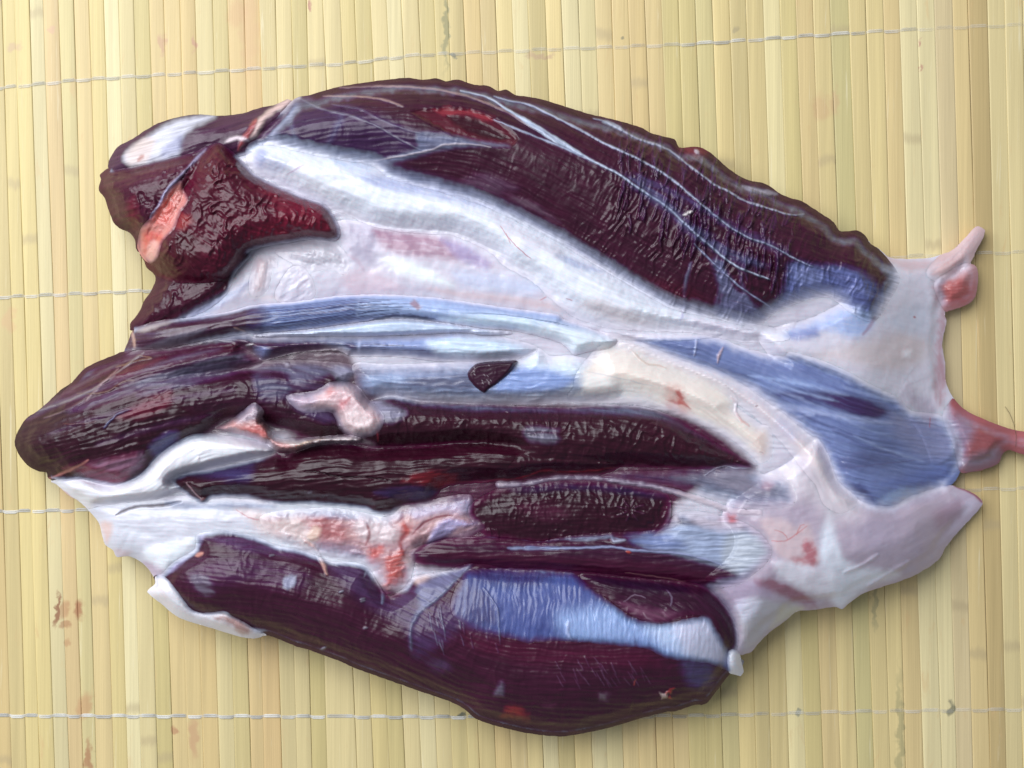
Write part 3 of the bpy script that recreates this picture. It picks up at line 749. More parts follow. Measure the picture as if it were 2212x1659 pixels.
stroke('B 1500,290 1700,340 1800,400 C 0,430 150,510 350,630 600,792 800,892 950,1000 1150,1130 1300,1270 1450,1400 1650,1560 1900,1659', 9.600000000000001, '55587c', .22, 18.0, st=.3, only=L_, nz=1.6)
stroke('B 1500,290 1700,340 C 0,430 150,510 350,630 600,792 800,892 950,1000 1150,1130 1300,1270 1450,1400 1650,1560 1900,1659', 5.5, 'b2bcd2', .95, st=.1, dz=3.5, only=L_, nz=1.6)
stroke('C 60,470 200,560 360,660 540,760', 12.8, '55587c', .22, 24.0, st=.3, only=L_, nz=1.6)
stroke('C 60,470 200,560 360,660 540,760', 8, 'b4c2da', .8, st=.1, dz=2, only=L_, nz=1.6)
stroke('C -100,500 0,540 200,622 400,702 620,805', 8.0, '55587c', .22, 15.0, st=.3, only=L_, nz=1.6)
stroke('C -100,500 0,540 200,622 400,702 620,805', 4.6, '98a0ba', .8, st=.2, dz=2, only=L_, nz=1.6)
stroke('C -100,330 0,360 150,390 300,460 500,560 700,670 900,762 1100,870 1250,980 1400,1110 1600,1270 1750,1360 1900,1410 2100,1520 2212,1565', 8.8, '55587c', .22, 16.5, st=.3, only=L_, nz=1.6)
stroke('C -100,330 0,360 150,390 300,460 500,560 700,670 900,762 1100,870 1250,980 1400,1110 1600,1270 1750,1360 1900,1410 2100,1520 2212,1565', 5, 'a3a9c2', .9, st=.15, dz=3.5, only=L_, nz=1.6)
stroke('C 620,490 700,512 800,560 950,640 1150,710 1300,820 1500,970 1600,1020 1720,1090 1850,1130 2050,1190 2150,1185', 8.0, '55587c', .22, 15.0, st=.3, only=L_, nz=1.6)
stroke('C 620,490 700,512 800,560 950,640 1150,710 1300,820 1500,970 1600,1020 1720,1090 1850,1130 2050,1190 2150,1185', 4.6, '9a9cb0', .85, st=.15, dz=3, only=L_, nz=1.6)
stroke('C 690,515 760,535 830,575', 14.4, '55587c', .22, 27.0, st=.3, only=L_, nz=1.6)
stroke('C 690,515 760,535 830,575', 9, 'a8b0c2', .8, only=L_, nz=1.6)
stroke('C 1700,985 1800,1010 1950,1040', 16.0, '55587c', .22, 30.0, st=.3, only=L_, nz=1.6)
stroke('C 1700,985 1800,1010 1950,1040', 10, '9a93a4', .7, only=L_, nz=1.6)
stroke('C 1350,1400 1450,1500 1600,1640 G 1700,250 1900,380', 8.0, '55587c', .22, 15.0, st=.3, only=L_, nz=1.6)
stroke('C 1350,1400 1450,1500 1600,1640 G 1700,250 1900,380', 4.6, '8f94b4', .8, st=.2, dz=2.5, only=L_, nz=1.6)
for i in range(190):
    f_ = rnd.random()
    bx = 800 + f_ * 1250 + rnd.uniform(-60, 60); by = 880 + f_ * 620 + rnd.uniform(-430, 240)
    ln = rnd.uniform(70, 170); dx = rnd.uniform(-45, 10)
    stroke('C %f,%f %f,%f %f,%f' % (bx, by, bx + dx * .4 + rnd.uniform(-8, 8), by + ln * .5, bx + dx, by + ln), rnd.uniform(4, 8), '4a4660', rnd.uniform(.1, .35), 6, dz=rnd.uniform(2.5, 6.5), only=L_, nz=3)
poly('C 850,930 1000,930 1300,1200 1600,1420 1900,1560 1700,1560 1400,1400 1100,1150', '555a80', .6, 18, .75, only=L_)
poly('C 950,900 1300,1050 1650,1260 1950,1400 2050,1480 1800,1400 1500,1230 1200,1060', '4c4e74', .55, 18, .75, only=L_)
poly('B 1180,600 1350,600 1650,660 1850,690 1600,690 1350,720 1100,790 850,830 950,780 1180,710', '767c9c', .7, 12, .35, dz=1, only=L_)
stroke('B 870,800 1100,760 1300,715 1400,680 1600,680 1720,700', 4, 'a89ca6', .8, dz=1.5, only=L_)
poly('B 40,420 200,340 420,350 300,420 200,560 120,700 40,690 30,600', '7a7892', .5, 20, .3, only=L_)
stroke('B 280,420 270,540 320,700', 12, '5f5f7c', .6, 18, .2, only=L_)
stroke('B 640,480 580,600 520,700', 16, '555878', .6, 20, .2, only=L_)
poly('D 520,620 700,640 900,650 1080,720 1200,860 1120,1000 960,960 850,880 600,930 400,1000 480,800', '5d68a2', .85, 22, .35, only=L_)
poly('D 560,640 760,700 700,780 560,760', '8d97c8', .5, 18, .4, only=L_)
stroke('D 1130,830 1100,970 1120,1040', 14, '303058', .8, only=L_)
stroke('D 880,830 1000,800 1120,860', 16, '7c84b8', .5, st=.3, only=L_)
poly('G 1480,40 1560,60 1640,240 1750,320 1900,500 1700,540 1500,480 1540,300', '6a6e96', .65, 14, .5, only=L_)
stroke('G 1330,60 1290,200 1280,300 1285,380 1265,470', 7, '8a8eb4', .42, 10, st=.1, dz=2, only=L_)
stroke('G 1560,60 1550,220 1500,400 1480,470', 7, '777ca6', .3, 14, st=.2, dz=1.5, only=L_)
stroke('G 1680,120 1720,290 1780,400 1900,470', 7, '777ca6', .3, 14, st=.2, dz=1.5, only=L_)
poly('C 1240,690 1380,697 1450,740 1380,780 1260,730', '7a3038', .6, 10, only=L_)
stroke('C 1360,720 1385,745', 8, 'b0a4b0', .9, dz=2, only=L_)
stroke('C 1275,1195 1310,1175 1340,1165', 7, 'd8d0d0', .95, dz=4, only=L_)
poly('G 1000,200 1250,360 1480,450 1400,300 1200,200', '4a1a28', .7, 24, .2, only=L_)
poly('C 2100,1200 D 830,300 1000,382 1080,450 1000,420 800,370', '3a2824', .7, 14, only=L_)
stroke('B 100,540 210,440 290,350 330,340', 14, 'b9b0ba', .85, 12, .3, dz=2, only=L_)
# top left end
T_ = ('topleft',)
poly('A 920,730 1050,640 1200,540 1350,490 1560,475 1400,560 1300,650 1290,750 1100,800 950,830 900,800', 'c6c6d4', .95, 14, .2, only=T_)
poly('A 920,740 1040,640 1130,640 1100,740 1060,800 940,830', 'cdbbb6', .8, 12, only=T_)
stroke('A 1000,800 1040,760', 9, '9c5a50', .7, only=T_)
poly('A 1240,650 1330,600 1300,740 1180,770 1180,700', '6a6d98', .6, 14, .3, only=T_)
stroke('A 2130,340 2000,420 1900,500 1850,600 1800,640', 16, 'cfb2ae', .9, 12, .2, dz=4, only=T_ + ('loin', 'band'))
stroke('A 1860,500 1810,590 1760,660 1730,720', 14, '97444a', .9, 10, .2, dz=5, only=T_ + ('band', 'redflap', 'loin'))
stroke('A 1640,660 1720,630 1800,650', 12, 'cdbcc4', .9, dz=2, only=T_)
# band
B_ = ('band',)
poly('B 20,700 100,740 60,870 0,820', '8a94c0', .7, 14, .2, only=B_)
poly('B 130,760 250,800 200,880 90,860', 'aeb4d6', .5, 14, .2, only=B_)
poly('B 650,860 900,900 1300,960 1650,1080 1850,1160 1600,1130 1200,1050 900,1000', '9aa4d0', .7, 18, .5, only=B_)
poly('B 560,750 860,790 840,860 600,830', 'a8bcdc', .7, 12, .4, only=B_)
poly('B 1750,1180 2000,1320 2200,1420 2212,1500 1950,1400 1750,1270', 'd8d0dc', .5, 14, .2, only=B_)
stroke('B 240,900 320,850 360,830', 4, 'a878a0', .5, only=B_)
stroke('B 1790,1270 1850,1360 1930,1440 2010,1510', 2.5, 'b86a74', .8, only=B_)
stroke('B 1830,1320 1860,1400', 3, 'c07a80', .6, only=B_)
poly('G 350,0 550,60 700,130 560,120 420,60', '8a9ac8', .6, 10, .3, only=B_)
poly('G 650,330 900,430 1100,520 900,520 700,470 500,380', 'd8c6c8', .6, 24, .2, only=B_)
poly('G 1300,460 1600,500 1850,560 1950,640 1700,620 1400,540', 'ccc0d2', .6, 18, .3, only=B_)
stroke('G 230,335 280,315', 2.5, 'b45a64', .8, only=B_ + ('valley',))
stroke('G 420,325 470,340', 2.5, 'b45a64', .7, only=B_ + ('valley',))
stroke('G 1280,330 1265,460 1250,480', 7, 'a0a0d0', .6, only=B_)
# valley
V_ = ('valley',)
poly('B 640,1250 850,1290 1050,1330 900,1420 860,1550 700,1500 650,1380', '9a90aa', .6, 26, .2, only=V_)
poly('B 860,1290 1100,1308 1400,1362 1520,1430 1720,1560 1480,1520 1200,1500 960,1440', '9a6e86', .85, 18, .35, only=V_)
poly('B 1350,1360 1550,1420 1720,1540 1700,1590 1500,1520', 'a8a0cc', .6, 16, .3, only=V_)
poly('F 950,30 1150,60 1300,130 1450,230 1250,200 1050,130', 'eef4f6', .9, 20, .2, only=V_)
poly('F 1450,120 1800,150 2100,230 2000,300 1700,260 1500,220', 'bcc8e4', .6, 24, .2, only=V_)
poly('F 1250,250 1700,290 2100,340 2212,420 1900,370 1500,320', 'dcc4c6', .7, 14, .3, only=V_)
poly('F 640,150 900,130 1100,260 900,290 700,280', 'd8c0cc', .6, 20, .3, only=V_)
stroke('F 680,0 760,60 800,130', 10, 'b9a2b4', .5, st=.3, only=V_)
poly('E 1320,280 1500,170 1700,70 1820,0 1760,90 1600,200 1480,270', 'a4aac8', .85, 16, .4, only=V_ + ('redlow',))
poly('F -40,300 60,330 200,345 150,300', 'e6d8da', .6, 10, only=V_)
# folds
stroke('B 140,1455 300,1405 450,1380', 5, 'd89c90', .6, only=('fold', 'redflap'))
stroke('F 20,-20 60,-30 110,-20', 10, 'c05a50', .8, 10, only=('finger',))
poly('F 0,20 40,10 30,100 0,110', 'c87068', .5, 12, only=('finger',))
# red chunk
stroke('A 1500,705 1400,810 1300,920 1220,1000 1160,1110 1090,1210', 7, '9a96b8', .95, st=.1, dz=3, only=('redleft', 'redflap', 'fatseam'))
poly('A 1050,860 1400,760 1340,900 1150,960 900,950', '4a2432', .6, 20, .3, only=('redleft',))
poly('A 920,1140 980,1050 1010,1250 960,1290', '6a2a30', .7, 16, .2, only=('redleft',))
poly('A 1900,960 2212,1080 B 500,1130 600,1290 540,1340 300,1360 A 2000,1380 1800,1330 2000,1200', '6a1a2a', .75, 28, .3, only=('redflap',))
poly('A 1150,1480 1350,1300 1450,1500 1300,1620 1150,1590', '3a1018', .8, 26, .2, only=('redflap', 'redlow'))
poly('A 1310,1180 1400,1230 1350,1290 1280,1290', '983832', .7, 10, only=('redflap',))
poly('A 1090,1210 1200,1080 1260,1010 1270,1110 1220,1260 1150,1250', 'cc4c42', .75, 10, .2, only=('fatseam',))
poly('A 1040,1310 1180,1330 1170,1400 1100,1390 1060,1470 1040,1420', 'c84840', .75, 8, .2, only=('fatseam',))
poly('A 1090,1380 1150,1390 1120,1530 1060,1500', 'dca8a0', .7, 8, only=('fatseam',))
# right sheet
R_ = ('rsheet',)
poly('D 760,870 860,880 950,960 1080,950 1120,1060 1000,1160 800,1110 640,1130 480,1150 560,1000', '9cb2e0', .85, 22, .35, only=R_)
poly('D 480,1130 700,1080 720,1150 560,1180', '5a6aa8', .7, 16, .2, only=R_ + ('loin',))
poly('D 540,980 720,890 760,900 640,1000 480,1120 440,1150', 'c2c4dc', .8, 10, .3, dz=3, only=R_ + ('loin',))
poly('D 1150,560 1300,590 1520,600 1600,640 1450,680 1320,660', 'd2b2b4', .7, 14, .2, only=R_)
poly('D 1560,760 1640,980 1650,1050 1622,1200 1640,1350 1650,1500 1600,1659 1560,1500 1580,1200 1600,1000 1560,850', 'b06a74', .75, 12, .2, only=R_)
poly('D 1100,1180 1350,1120 1500,1200 1480,1330 1250,1400 900,1330 700,1280', 'd2c2c2', .7, 30, .15, only=R_)
poly('D 1200,1050 1350,950 1500,900 1540,1050 1450,1150', 'c6cada', .6, 24, .15, only=R_)
stroke('D 1130,1010 1090,1080 1040,1140', 8, 'a07c92', .6, only=R_)
stroke('D 1410,1010 1425,1015', 5, 'a04850', .8, only=R_)
poly('D 1350,1260 1400,1260 1390,1310 1340,1300', 'e8e8f0', .7, 16, dz=2.5, only=R_)
poly('H 1360,0 1420,60 1400,180 1330,220 1290,160', 'c8c0d0', .8, 12, .2, dz=2, only=R_)
poly('H 1400,100 1560,150 1560,330 1480,300 1420,200', 'a89aae', .6, 16, .2, only=R_ + ('bluer',))
poly('D 1640,760 1780,740 1860,800 1800,910 1680,940 1620,900', 'a84844', .85, 16, .1, only=('bulb',))
poly('D 1600,700 1760,640 1850,650 1700,740', 'c8aab0', .7, 14, only=('bulb',))
# blue right muscle
U_ = ('bluer',)
poly('H 380,100 620,60 900,100 1150,160 1260,230 1100,280 850,200 600,150', '3b3566', .85, 20, .45, only=U_)
poly('H 700,70 1000,110 1210,215 1080,270 850,200', '35294f', .8, 14, .2, only=U_)
poly('H 200,-20 600,-30 900,80 500,60 300,60', '7d90c4', .7, 20, .5, only=U_)
stroke('G 1740,880 2000,920 2212,960', 8, '9cb0dc', .7, st=.3, only=U_)
stroke('H 420,170 700,220 1000,280 1250,310', 12, 'a4aed4', .8, 16, .3, only=U_)
stroke('G 2000,1120 2212,1160 H 560,260', 10, 'a4aed6', .7, st=.3, only=U_)
poly('H 1250,240 1550,260 1690,360 1720,550 1500,560 1300,420', '8888a8', .7, 30, .3, only=U_)
poly('H 860,560 1050,500 1300,600 1000,650 880,640', '4c4f7c', .6, 20, .5, only=U_)
poly('H 950,760 1050,760 1120,870 1000,830', '35396a', .8, 14, .2, only=U_)
poly('H 1150,880 1300,790 1480,780 1400,850 1250,900', 'a4bce6', .9, 14, .1, only=U_)
poly('H 1180,740 1600,620 1700,700 1550,770 1350,770', '5f70b0', .7, 20, .4, only=U_)
stroke('H 860,640 1200,600 1600,560', 3, '5b5a86', .6, only=U_)
for i in range(16):
    f_ = rnd.random(); o_ = rnd.uniform(-50, 60)
    x0 = 1560 + f_ * 300; y0 = 800 + f_ * 90 + o_ * (.5 + .6 * f_)
    stroke('%f,%f %f,%f %f,%f' % (x0, y0, x0 + 70, y0 + 26 + o_ * .1, x0 + 150, y0 + 48 + o_ * .15), rnd.uniform(4, 9), rnd.choice(['a9b8e0', '9fb0da', '3f4478', '4a5288']), rnd.uniform(.25, .5), 9, st=.3, only=U_)
poly('G 800,560 1200,575 1500,640 1480,760 1200,680 950,620', '5f6c9c', .8, 20, .4, only=U_)
stroke('G 1370,600 1360,700 1350,740', 5, 'aab4d4', .7, dz=2, only=U_)
stroke('G 1560,680 1530,740 1520,790', 7, 'b8a0a4', .8, dz=3, only=U_)
stroke('H 1530,260 1530,340', 3, 'a04450', .7, only=U_ + R_)
# tail
poly('H 1640,280 1750,230 1850,330 1780,520 1700,600 1640,520', '9088a2', .75, 26, .2, only=('tail',))
poly('H 1730,620 1850,520 2050,500 2030,600 1900,650 1780,670', '7a6470', .8, 14, .1, only=('tail',))
poly('H 2150,380 2400,390 2400,540 2150,500', 'b8686a', .7, 14, .3, only=('tail',))
poly('H 1600,120 1720,150 1800,218 1950,290 1850,320 1700,250', 'a8585c', .6, 12, .2, only=('tail',))
# lobe
O_ = ('lobe',)
poly('H 740,1100 800,950 830,1040 870,1200 960,1330 1300,1400 1100,1480 960,1590 890,1650 820,1600 780,1450 720,1300', 'dfe3ee', .9, 20, .1, only=O_)
stroke('H 910,1390 1050,1330 1150,1260', 8, 'd0c8d8', .6, 12, dz=3, only=O_)
stroke('H 1080,1490 1250,1390 1380,1310', 8, 'c8bece', .6, 12, dz=3, only=O_)
poly('H 1150,930 1300,930 1280,1150 1150,1250 1000,1100', '948a9e', .5, 30, .2, only=O_)
poly('H 1550,960 1700,880 1790,850 1780,950 1600,1080', '9c7c90', .6, 24, .2, only=O_)
poly('H 1780,870 1860,880 1830,940 1770,970', 'c4bcd0', .7, 12, only=O_)
stroke('H 1705,762 1785,790 1850,825 1912,880', 7, '8c4c56', .9, only=O_)
poly('H 290,1010 450,1000 560,1060 640,1030 700,1170 720,1330 560,1340 430,1270 370,1160', 'd2bcc0', .8, 16, .2, only=O_)
poly('H 610,1170 680,1170 710,1260 700,1350 620,1310', 'a84c5a', .9, 8, .1, only=O_)
poly('H 510,1290 570,1270 640,1320 560,1335', 'b4646c', .8, 8, .1, only=O_)
stroke('H 380,1160 480,1160 560,1110 640,1050', 3, 'c07074', .8, only=O_)
stroke('H 500,1150 460,1100 400,1080', 2.5, 'c07a7c', .7, only=O_)
stroke('H 560,1120 590,1050 620,1040', 3, 'c0706c', .7, only=O_)
poly('H 260,1440 400,1440 560,1500 660,1570 710,1640 600,1620 450,1560 280,1500', '8c5264', .95, 9, .1, only=O_)
poly('H 420,1300 720,1360 850,1420 820,1560 700,1560 520,1480 420,1400', 'e2e0ea', .8, 18, .15, dz=2, only=O_)
poly('H 0,1440 250,1450 400,1560 350,1659 100,1659', 'ac9cb6', .7, 20, .2, only=O_)
poly('K 1750,1020 1900,1030 2100,1090 2000,1180 1900,1240 1830,1330 1720,1410 1700,1300 1680,1150', 'b9b8be', .85, 18, .25, only=O_)
poly('K 1990,1080 2150,1090 2000,1190 1900,1240 1950,1150', 'c6c2b0', .7, 12, .2, only=O_)
poly('K 1650,1050 1850,1040 1800,1150 1700,1200', 'dcdcee', .7, 14, .4, dz=2, only=O_)
poly('K 1430,400 1500,360 1650,430 1640,470 1500,440', 'b8585a', .85, 8, .2, only=O_ + ('strap',))
poly('K 1250,400 1440,390 1460,440 1700,480 1650,560 1500,560', 'cdc2d0', .7, 16, .2, only=('strap',))
poly('H 0,940 60,960 130,1010 80,1030 10,990', 'a03c44', .8, 8, .1, only=O_ + ('strap',))
# strap muscle
P_ = ('strap',)
poly('K 900,540 1250,480 1500,520 1850,560 1920,740 1720,850 1600,800 1300,720 1000,640', '97a4c2', .95, 22, .3, only=P_)
poly('K 1600,560 1850,580 1900,720 1700,830 1560,760', 'a9aeb8', .8, 20, .15, only=P_)
poly('K 850,560 1100,540 1300,640 1200,680 950,640', '5a6aa0', .7, 18, .4, only=P_)
stroke('J 1150,590 1400,575 1700,612 K 250,608 450,590 700,580 850,600', 6, 'a0a6c2', .85, st=.2, dz=2.5, only=P_)
stroke('J 1600,650 1850,660 2100,655 K 750,650 950,680 1150,690 1350,720 1550,780', 6, '8a90b6', .85, st=.15, dz=2.5, only=P_)
stroke('K 0,660 120,660 230,660 370,660', 9, '8794bc', .7, st=.2, only=P_)
poly('J 900,660 1300,690 1700,700 K 300,720 800,740 1250,790 1550,880 1430,930 1200,900 800,860 300,800 J 1500,785 1000,760', '3e1228', .75, 12, .3, only=P_)
stroke('K 450,600 650,590 750,570 770,610 850,600', 9, 'a4a8bc', .8, dz=3, only=P_)
stroke('K 540,540 600,525 700,520', 6, '8c5a66', .7, only=P_)
stroke('K 860,685 890,690', 7, 'a44034', .9, dz=2, only=P_)
stroke('K 850,840 1100,870 1290,905', 3.5, '8a6064', .6, only=P_)
poly('K 1180,270 1240,260 1230,420 1240,480 1180,520 1090,545 1150,480 1170,400', 'a9a4b4', .85, 8, .2, dz=2, only=P_ + ('inner', 'lobe'))
stroke('J 1000,590 1200,590 1300,580', 4, 'b48468', .6, only=P_)
# grey band
poly('K 1250,190 1400,220 1600,270 1800,330 2050,340 1950,365 1750,355 1500,300 1300,240', '41404e', .9, 8, .35, only=('greyband',))
poly('K 800,100 1000,110 1200,160 1000,170 860,150', '2f3a58', .8, 12, .3, only=('greyband',))
poly('K 1450,100 1700,90 1800,180 1900,280 1700,260 1500,180', '8c8596', .7, 18, .25, only=('greyband',))
poly('K 1850,170 1930,180 1900,240 1840,220', '93687a', .7, 12, .2, only=('greyband',))
stroke('K 1430,130 1500,85 1580,65 1660,80 1770,80', 3, 'bdb8c4', .9, dz=2, only=('greyband', 'shank1', 'cream'))
# inner
poly('K 0,200 400,180 800,200 1100,250 1160,300 900,270 500,230 100,250', '262e4c', .8, 16, .2, only=('inner',))
poly('K 60,330 300,330 450,420 300,470 100,400', '4a2834', .6, 20, .6, only=('inner',))
for ang in range(8):
    a = ang * 0.785 + 0.3
    stroke('K %f,%f %f,%f' % (890 + 25 * math.cos(a), 385 + 25 * math.sin(a), 890 + 110 * math.cos(a), 385 + 85 * math.sin(a)), 5, '4a3440', .5, dz=2.5, only=('inner',))
# gristle
Q_ = ('gristle',)
poly('J -300,480 -100,420 0,480 80,590 100,660 0,680 -200,560', 'd6c6c4', .8, 24, .2, only=Q_)
poly('J 40,420 200,440 300,520 330,600 150,610 60,560', 'a04a4c', .85, 16, .2, only=Q_)
poly('J 0,370 200,370 400,420 380,460 200,440 40,420', '7f7f9a', .7, 14, .3, only=Q_)
poly('J 60,500 120,520 90,600 20,590', 'e0c4b4', .8, 8, dz=2, only=Q_)
poly('J 360,470 560,460 680,540 640,620 500,620 400,580', 'd2c2c6', .9, 16, .15, dz=3, only=Q_)
stroke('J 450,480 470,560 440,640', 8, '7f2c38', .7, only=Q_)
stroke('J 690,380 710,460 740,540 690,620 720,720', 12, '8f2c34', .8, st=.2, only=Q_)
poly('J 700,470 770,500 750,560 700,540', 'bc4436', .7, 8, only=Q_)
poly('J 760,360 1000,330 1200,300 1180,410 1000,400 860,450 780,440', 'b4aac4', .85, 16, .25, dz=2, only=Q_)
poly('J 960,490 1050,445 1200,480 1250,480 1100,520 1000,600 900,660 880,630', 'a49cc4', .9, 10, .2, dz=4, only=Q_)
stroke('J 780,560 860,480 980,430 1080,425', 6, '7c2c40', .8, only=Q_)
poly('J 780,600 900,560 880,640 800,680', '4a1c2c', .8, 12, .2, only=Q_ + P_)
poly('J 480,660 570,640 560,700 500,790 460,770', 'c44c44', .85, 8, .2, only=Q_)
poly('J 580,720 720,690 700,800 690,900 640,960 600,1000 570,930 600,840', 'b8483f', .95, 8, .3, dz=3, only=Q_ + ('lower',))
poly('J 730,750 770,850 760,900 700,900 710,800', 'b44c48', .9, 8, .3, only=Q_ + ('lower',))
poly('J 60,620 340,630 440,720 300,740 120,700', '8a7890', .7, 16, .3, only=Q_)
stroke('J 0,610 60,650 120,740 160,850', 9, 'c09084', .9, st=.1, dz=4, only=Q_ + ('lower',))
poly('J 730,735 900,740 1020,780 950,850 830,930 780,900 760,820', 'cdb0ac', .85, 16, .2, only=('lower', 'gristle'))
# lower left fascia
W_ = ('wlow',)
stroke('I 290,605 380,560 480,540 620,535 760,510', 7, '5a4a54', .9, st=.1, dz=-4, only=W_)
poly('I 650,500 900,520 1200,500 1450,540 1300,560 900,560 700,550', '7c88a8', .7, 12, .2, only=W_)
poly('I 170,660 260,660 250,760 220,820 200,760', 'd8b8b0', .8, 12, .1, only=W_)
poly('I 270,850 400,870 380,910 290,905', 'd8c0c4', .7, 10, .1, only=W_)
poly('I 1150,560 1400,600 1500,760 1350,740 1250,640', 'd8c2c0', .8, 20, .2, only=W_)
stroke('I 1160,565 1250,620 1330,640', 3, 'c08088', .7, only=W_)
poly('I 480,950 600,950 640,1030 560,1050', 'b8a0b4', .8, 12, .1, only=W_)
poly('I 500,850 850,780 840,840 650,980 560,960', 'eceff6', .9, 14, .1, dz=2, only=W_)
# lower muscle
X_ = ('lower',)
poly('I 640,1020 870,850 900,780 880,740 960,720 860,860 760,960 700,1010', 'a094c0', .85, 10, .1, only=X_)
stroke('I 870,900 920,880', 9, 'c08478', .9, dz=2, only=X_)
poly('I 900,740 1300,770 1600,850 1750,930 1500,900 1200,870 1000,800', '5d4c6c', .6, 20, .5, only=X_)
poly('I 800,1000 1100,900 1500,950 1700,1050 1600,1150 1200,1100 900,1150', '4c3550', .6, 30, .6, only=X_)
poly('I 820,1040 960,1050 1000,1180 900,1180', '7c7488', .5, 12, .7, only=X_)
poly('I 1520,1050 1600,1045 1570,1130 1500,1140', 'a4a8c4', .6, 8, .3, only=X_)
poly('J 150,760 450,800 560,980 620,1030 760,950 900,1000 820,1120 760,1250 500,1100 300,950', '47405a', .7, 30, .4, only=X_)
poly('J 820,930 1000,850 1200,780 1100,880 1000,990 850,1110 790,1180 830,1050', '75759a', .8, 14, .3, only=X_)
stroke('J 1225,765 1100,880 1000,990 850,1110 785,1200 765,1300 775,1400', 8, '8390b4', .5, 14, st=.35, dz=3, only=X_ + ('bluesheet',))
stroke('J 500,800 520,880 570,980 560,1060', 8, '8d95b8', .6, st=.2, dz=2, only=X_)
stroke('J 470,780 430,870', 4, '8a8aa2', .6, only=X_)
poly('L 20,560 300,440 600,500 680,700 500,680 400,660 200,800 60,850', '4a4260', .65, 30, .6, only=X_)
for i in range(24):
    x = rnd.uniform(120, 700); y = rnd.uniform(470, 760)
    stroke('L %f,%f %f,%f' % (x, y, x + rnd.uniform(10, 35), y + rnd.uniform(60, 120)), 3.6, '77748e', rnd.uniform(.2, .4), dz=1.0, only=X_)
stroke('L 560,350 620,430 660,500 670,620 680,760', 4, '8288a4', .6, st=.3, dz=2, only=X_ + ('bluesheet',))
poly('L 660,1070 690,1030 710,1070 700,1130 640,1130', '7a7088', .6, 12, .1, dz=3, only=X_)
poly('L 720,1230 790,1200 840,1230 890,1310 800,1290 700,1280', '8c3630', .9, 10, .3, dz=2, only=X_)
poly('L 1000,1210 1070,1190 1060,1230', '7c5464', .4, 14, .3, only=X_)
poly('L 1395,1125 1470,1120 1460,1170 1400,1165', '847480', .5, 14, .3, dz=2, nz=9, only=X_)
poly('L 1840,1120 1890,1100 1890,1150 1845,1155', 'c8b0ac', .8, 5, dz=3, only=X_, nz=9)
poly('L 1890,1098 1940,1095 1935,1140 1890,1145', 'a83c38', .85, 4, dz=3, only=X_, nz=9)
stroke('L 1650,1060 1655,1030 1668,1012', 3, '8c3a34', .8, only=X_)
poly('L 400,660 700,720 1000,760 1400,780 1700,800 1850,900 1700,930 1300,900 900,900 500,800', '48182c', .7, 26, .3, only=X_)
poly('L 2000,880 2212,900 2212,1060 2060,1060', '53557e', .6, 24, .3, only=X_)
poly('L 150,880 280,870 320,940 220,960', '5a5a74', .35, 22, .6, only=X_)
for i in range(30):
    x = rnd.uniform(1050, 1750); y = rnd.uniform(840, 1010)
    stroke('L %f,%f %f,%f' % (x, y, x + rnd.uniform(25, 55), y + rnd.uniform(50, 95)), 3.2, '6a5868', rnd.uniform(.2, .4), dz=0.8, only=X_)
for q in ('J 35,255', 'J 260,980', 'J 420,1030', 'J 140,1385', 'J 440,1240', 'I 1925,1160', 'I 1790,1575', 'I 1420,900', 'J 1130,990', 'I 2080,1230'):
    x, y = map(float, q.split()[1].split(','))
    c_ = q[0]
    stroke('%s %f,%f %f,%f' % (c_, x - 14, y + 4, x + 16, y - 6), 4.5, '9a98a8', .45, 5, dz=2, only=X_ + ('shank2',))
# blue sheet
S_ = ('bluesheet',)
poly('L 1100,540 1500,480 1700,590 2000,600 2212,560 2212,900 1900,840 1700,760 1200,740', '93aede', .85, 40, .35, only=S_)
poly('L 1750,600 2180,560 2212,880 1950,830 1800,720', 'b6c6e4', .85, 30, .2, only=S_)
poly('K 1200,1180 1440,1160 1560,1330 1620,1480 1350,1470 1250,1350', 'c9c8de', .85, 24, .2, only=S_)
poly('L 460,215 800,220 1050,250 950,330 700,330 500,300', '2d3056', .8, 30, .3, only=S_)
poly('L 350,300 600,380 680,600 500,650 330,540', '49456a', .7, 30, .5, only=S_)
stroke('L 870,215 1000,235 1150,245 1260,250', 5, '8aa0cc', .6, only=S_)
stroke('K 440,1190 430,1280 470,1330', 9, 'a9b6de', .8, st=.1, dz=2.5, only=S_)
for i in range(40):
    x = rnd.uniform(520, 1900); y = rnd.uniform(300, 720)
    stroke('L %f,%f %f,%f' % (x, y, x + rnd.uniform(5, 25), y + rnd.uniform(40, 110)), 2.2, rnd.choice(['8c98c4', '8c98c4', '3c4478']), rnd.uniform(.15, .45), dz=0.6, only=S_)
# halfmoon
poly('K 800,1050 1100,1110 1400,1150 1300,1160 1150,1200 1000,1190 850,1120', '6a4658', .7, 14, .2, only=('halfmoon',))
stroke('K 840,1050 920,1000 1000,1020', 3, '8a7488', .6, only=('halfmoon',))
stroke('K 980,1130 1010,1170 1060,1190', 4, '9a7c8c', .7, only=('halfmoon',))
stroke('K 1150,960 1190,1020 1180,1080', 4, '7a6c82', .6, only=('halfmoon',))
poly('K 550,850 900,880 1270,920 1300,980 1000,980 700,920', '1d1428', .7, 20, .2, only=('halfmoon',))
# white edge
poly('I 990,1345 1120,1335 1220,1380 1270,1450 1210,1470 1100,1390', 'a06a5e', .9, 9, .1, only=('whiteedge',))
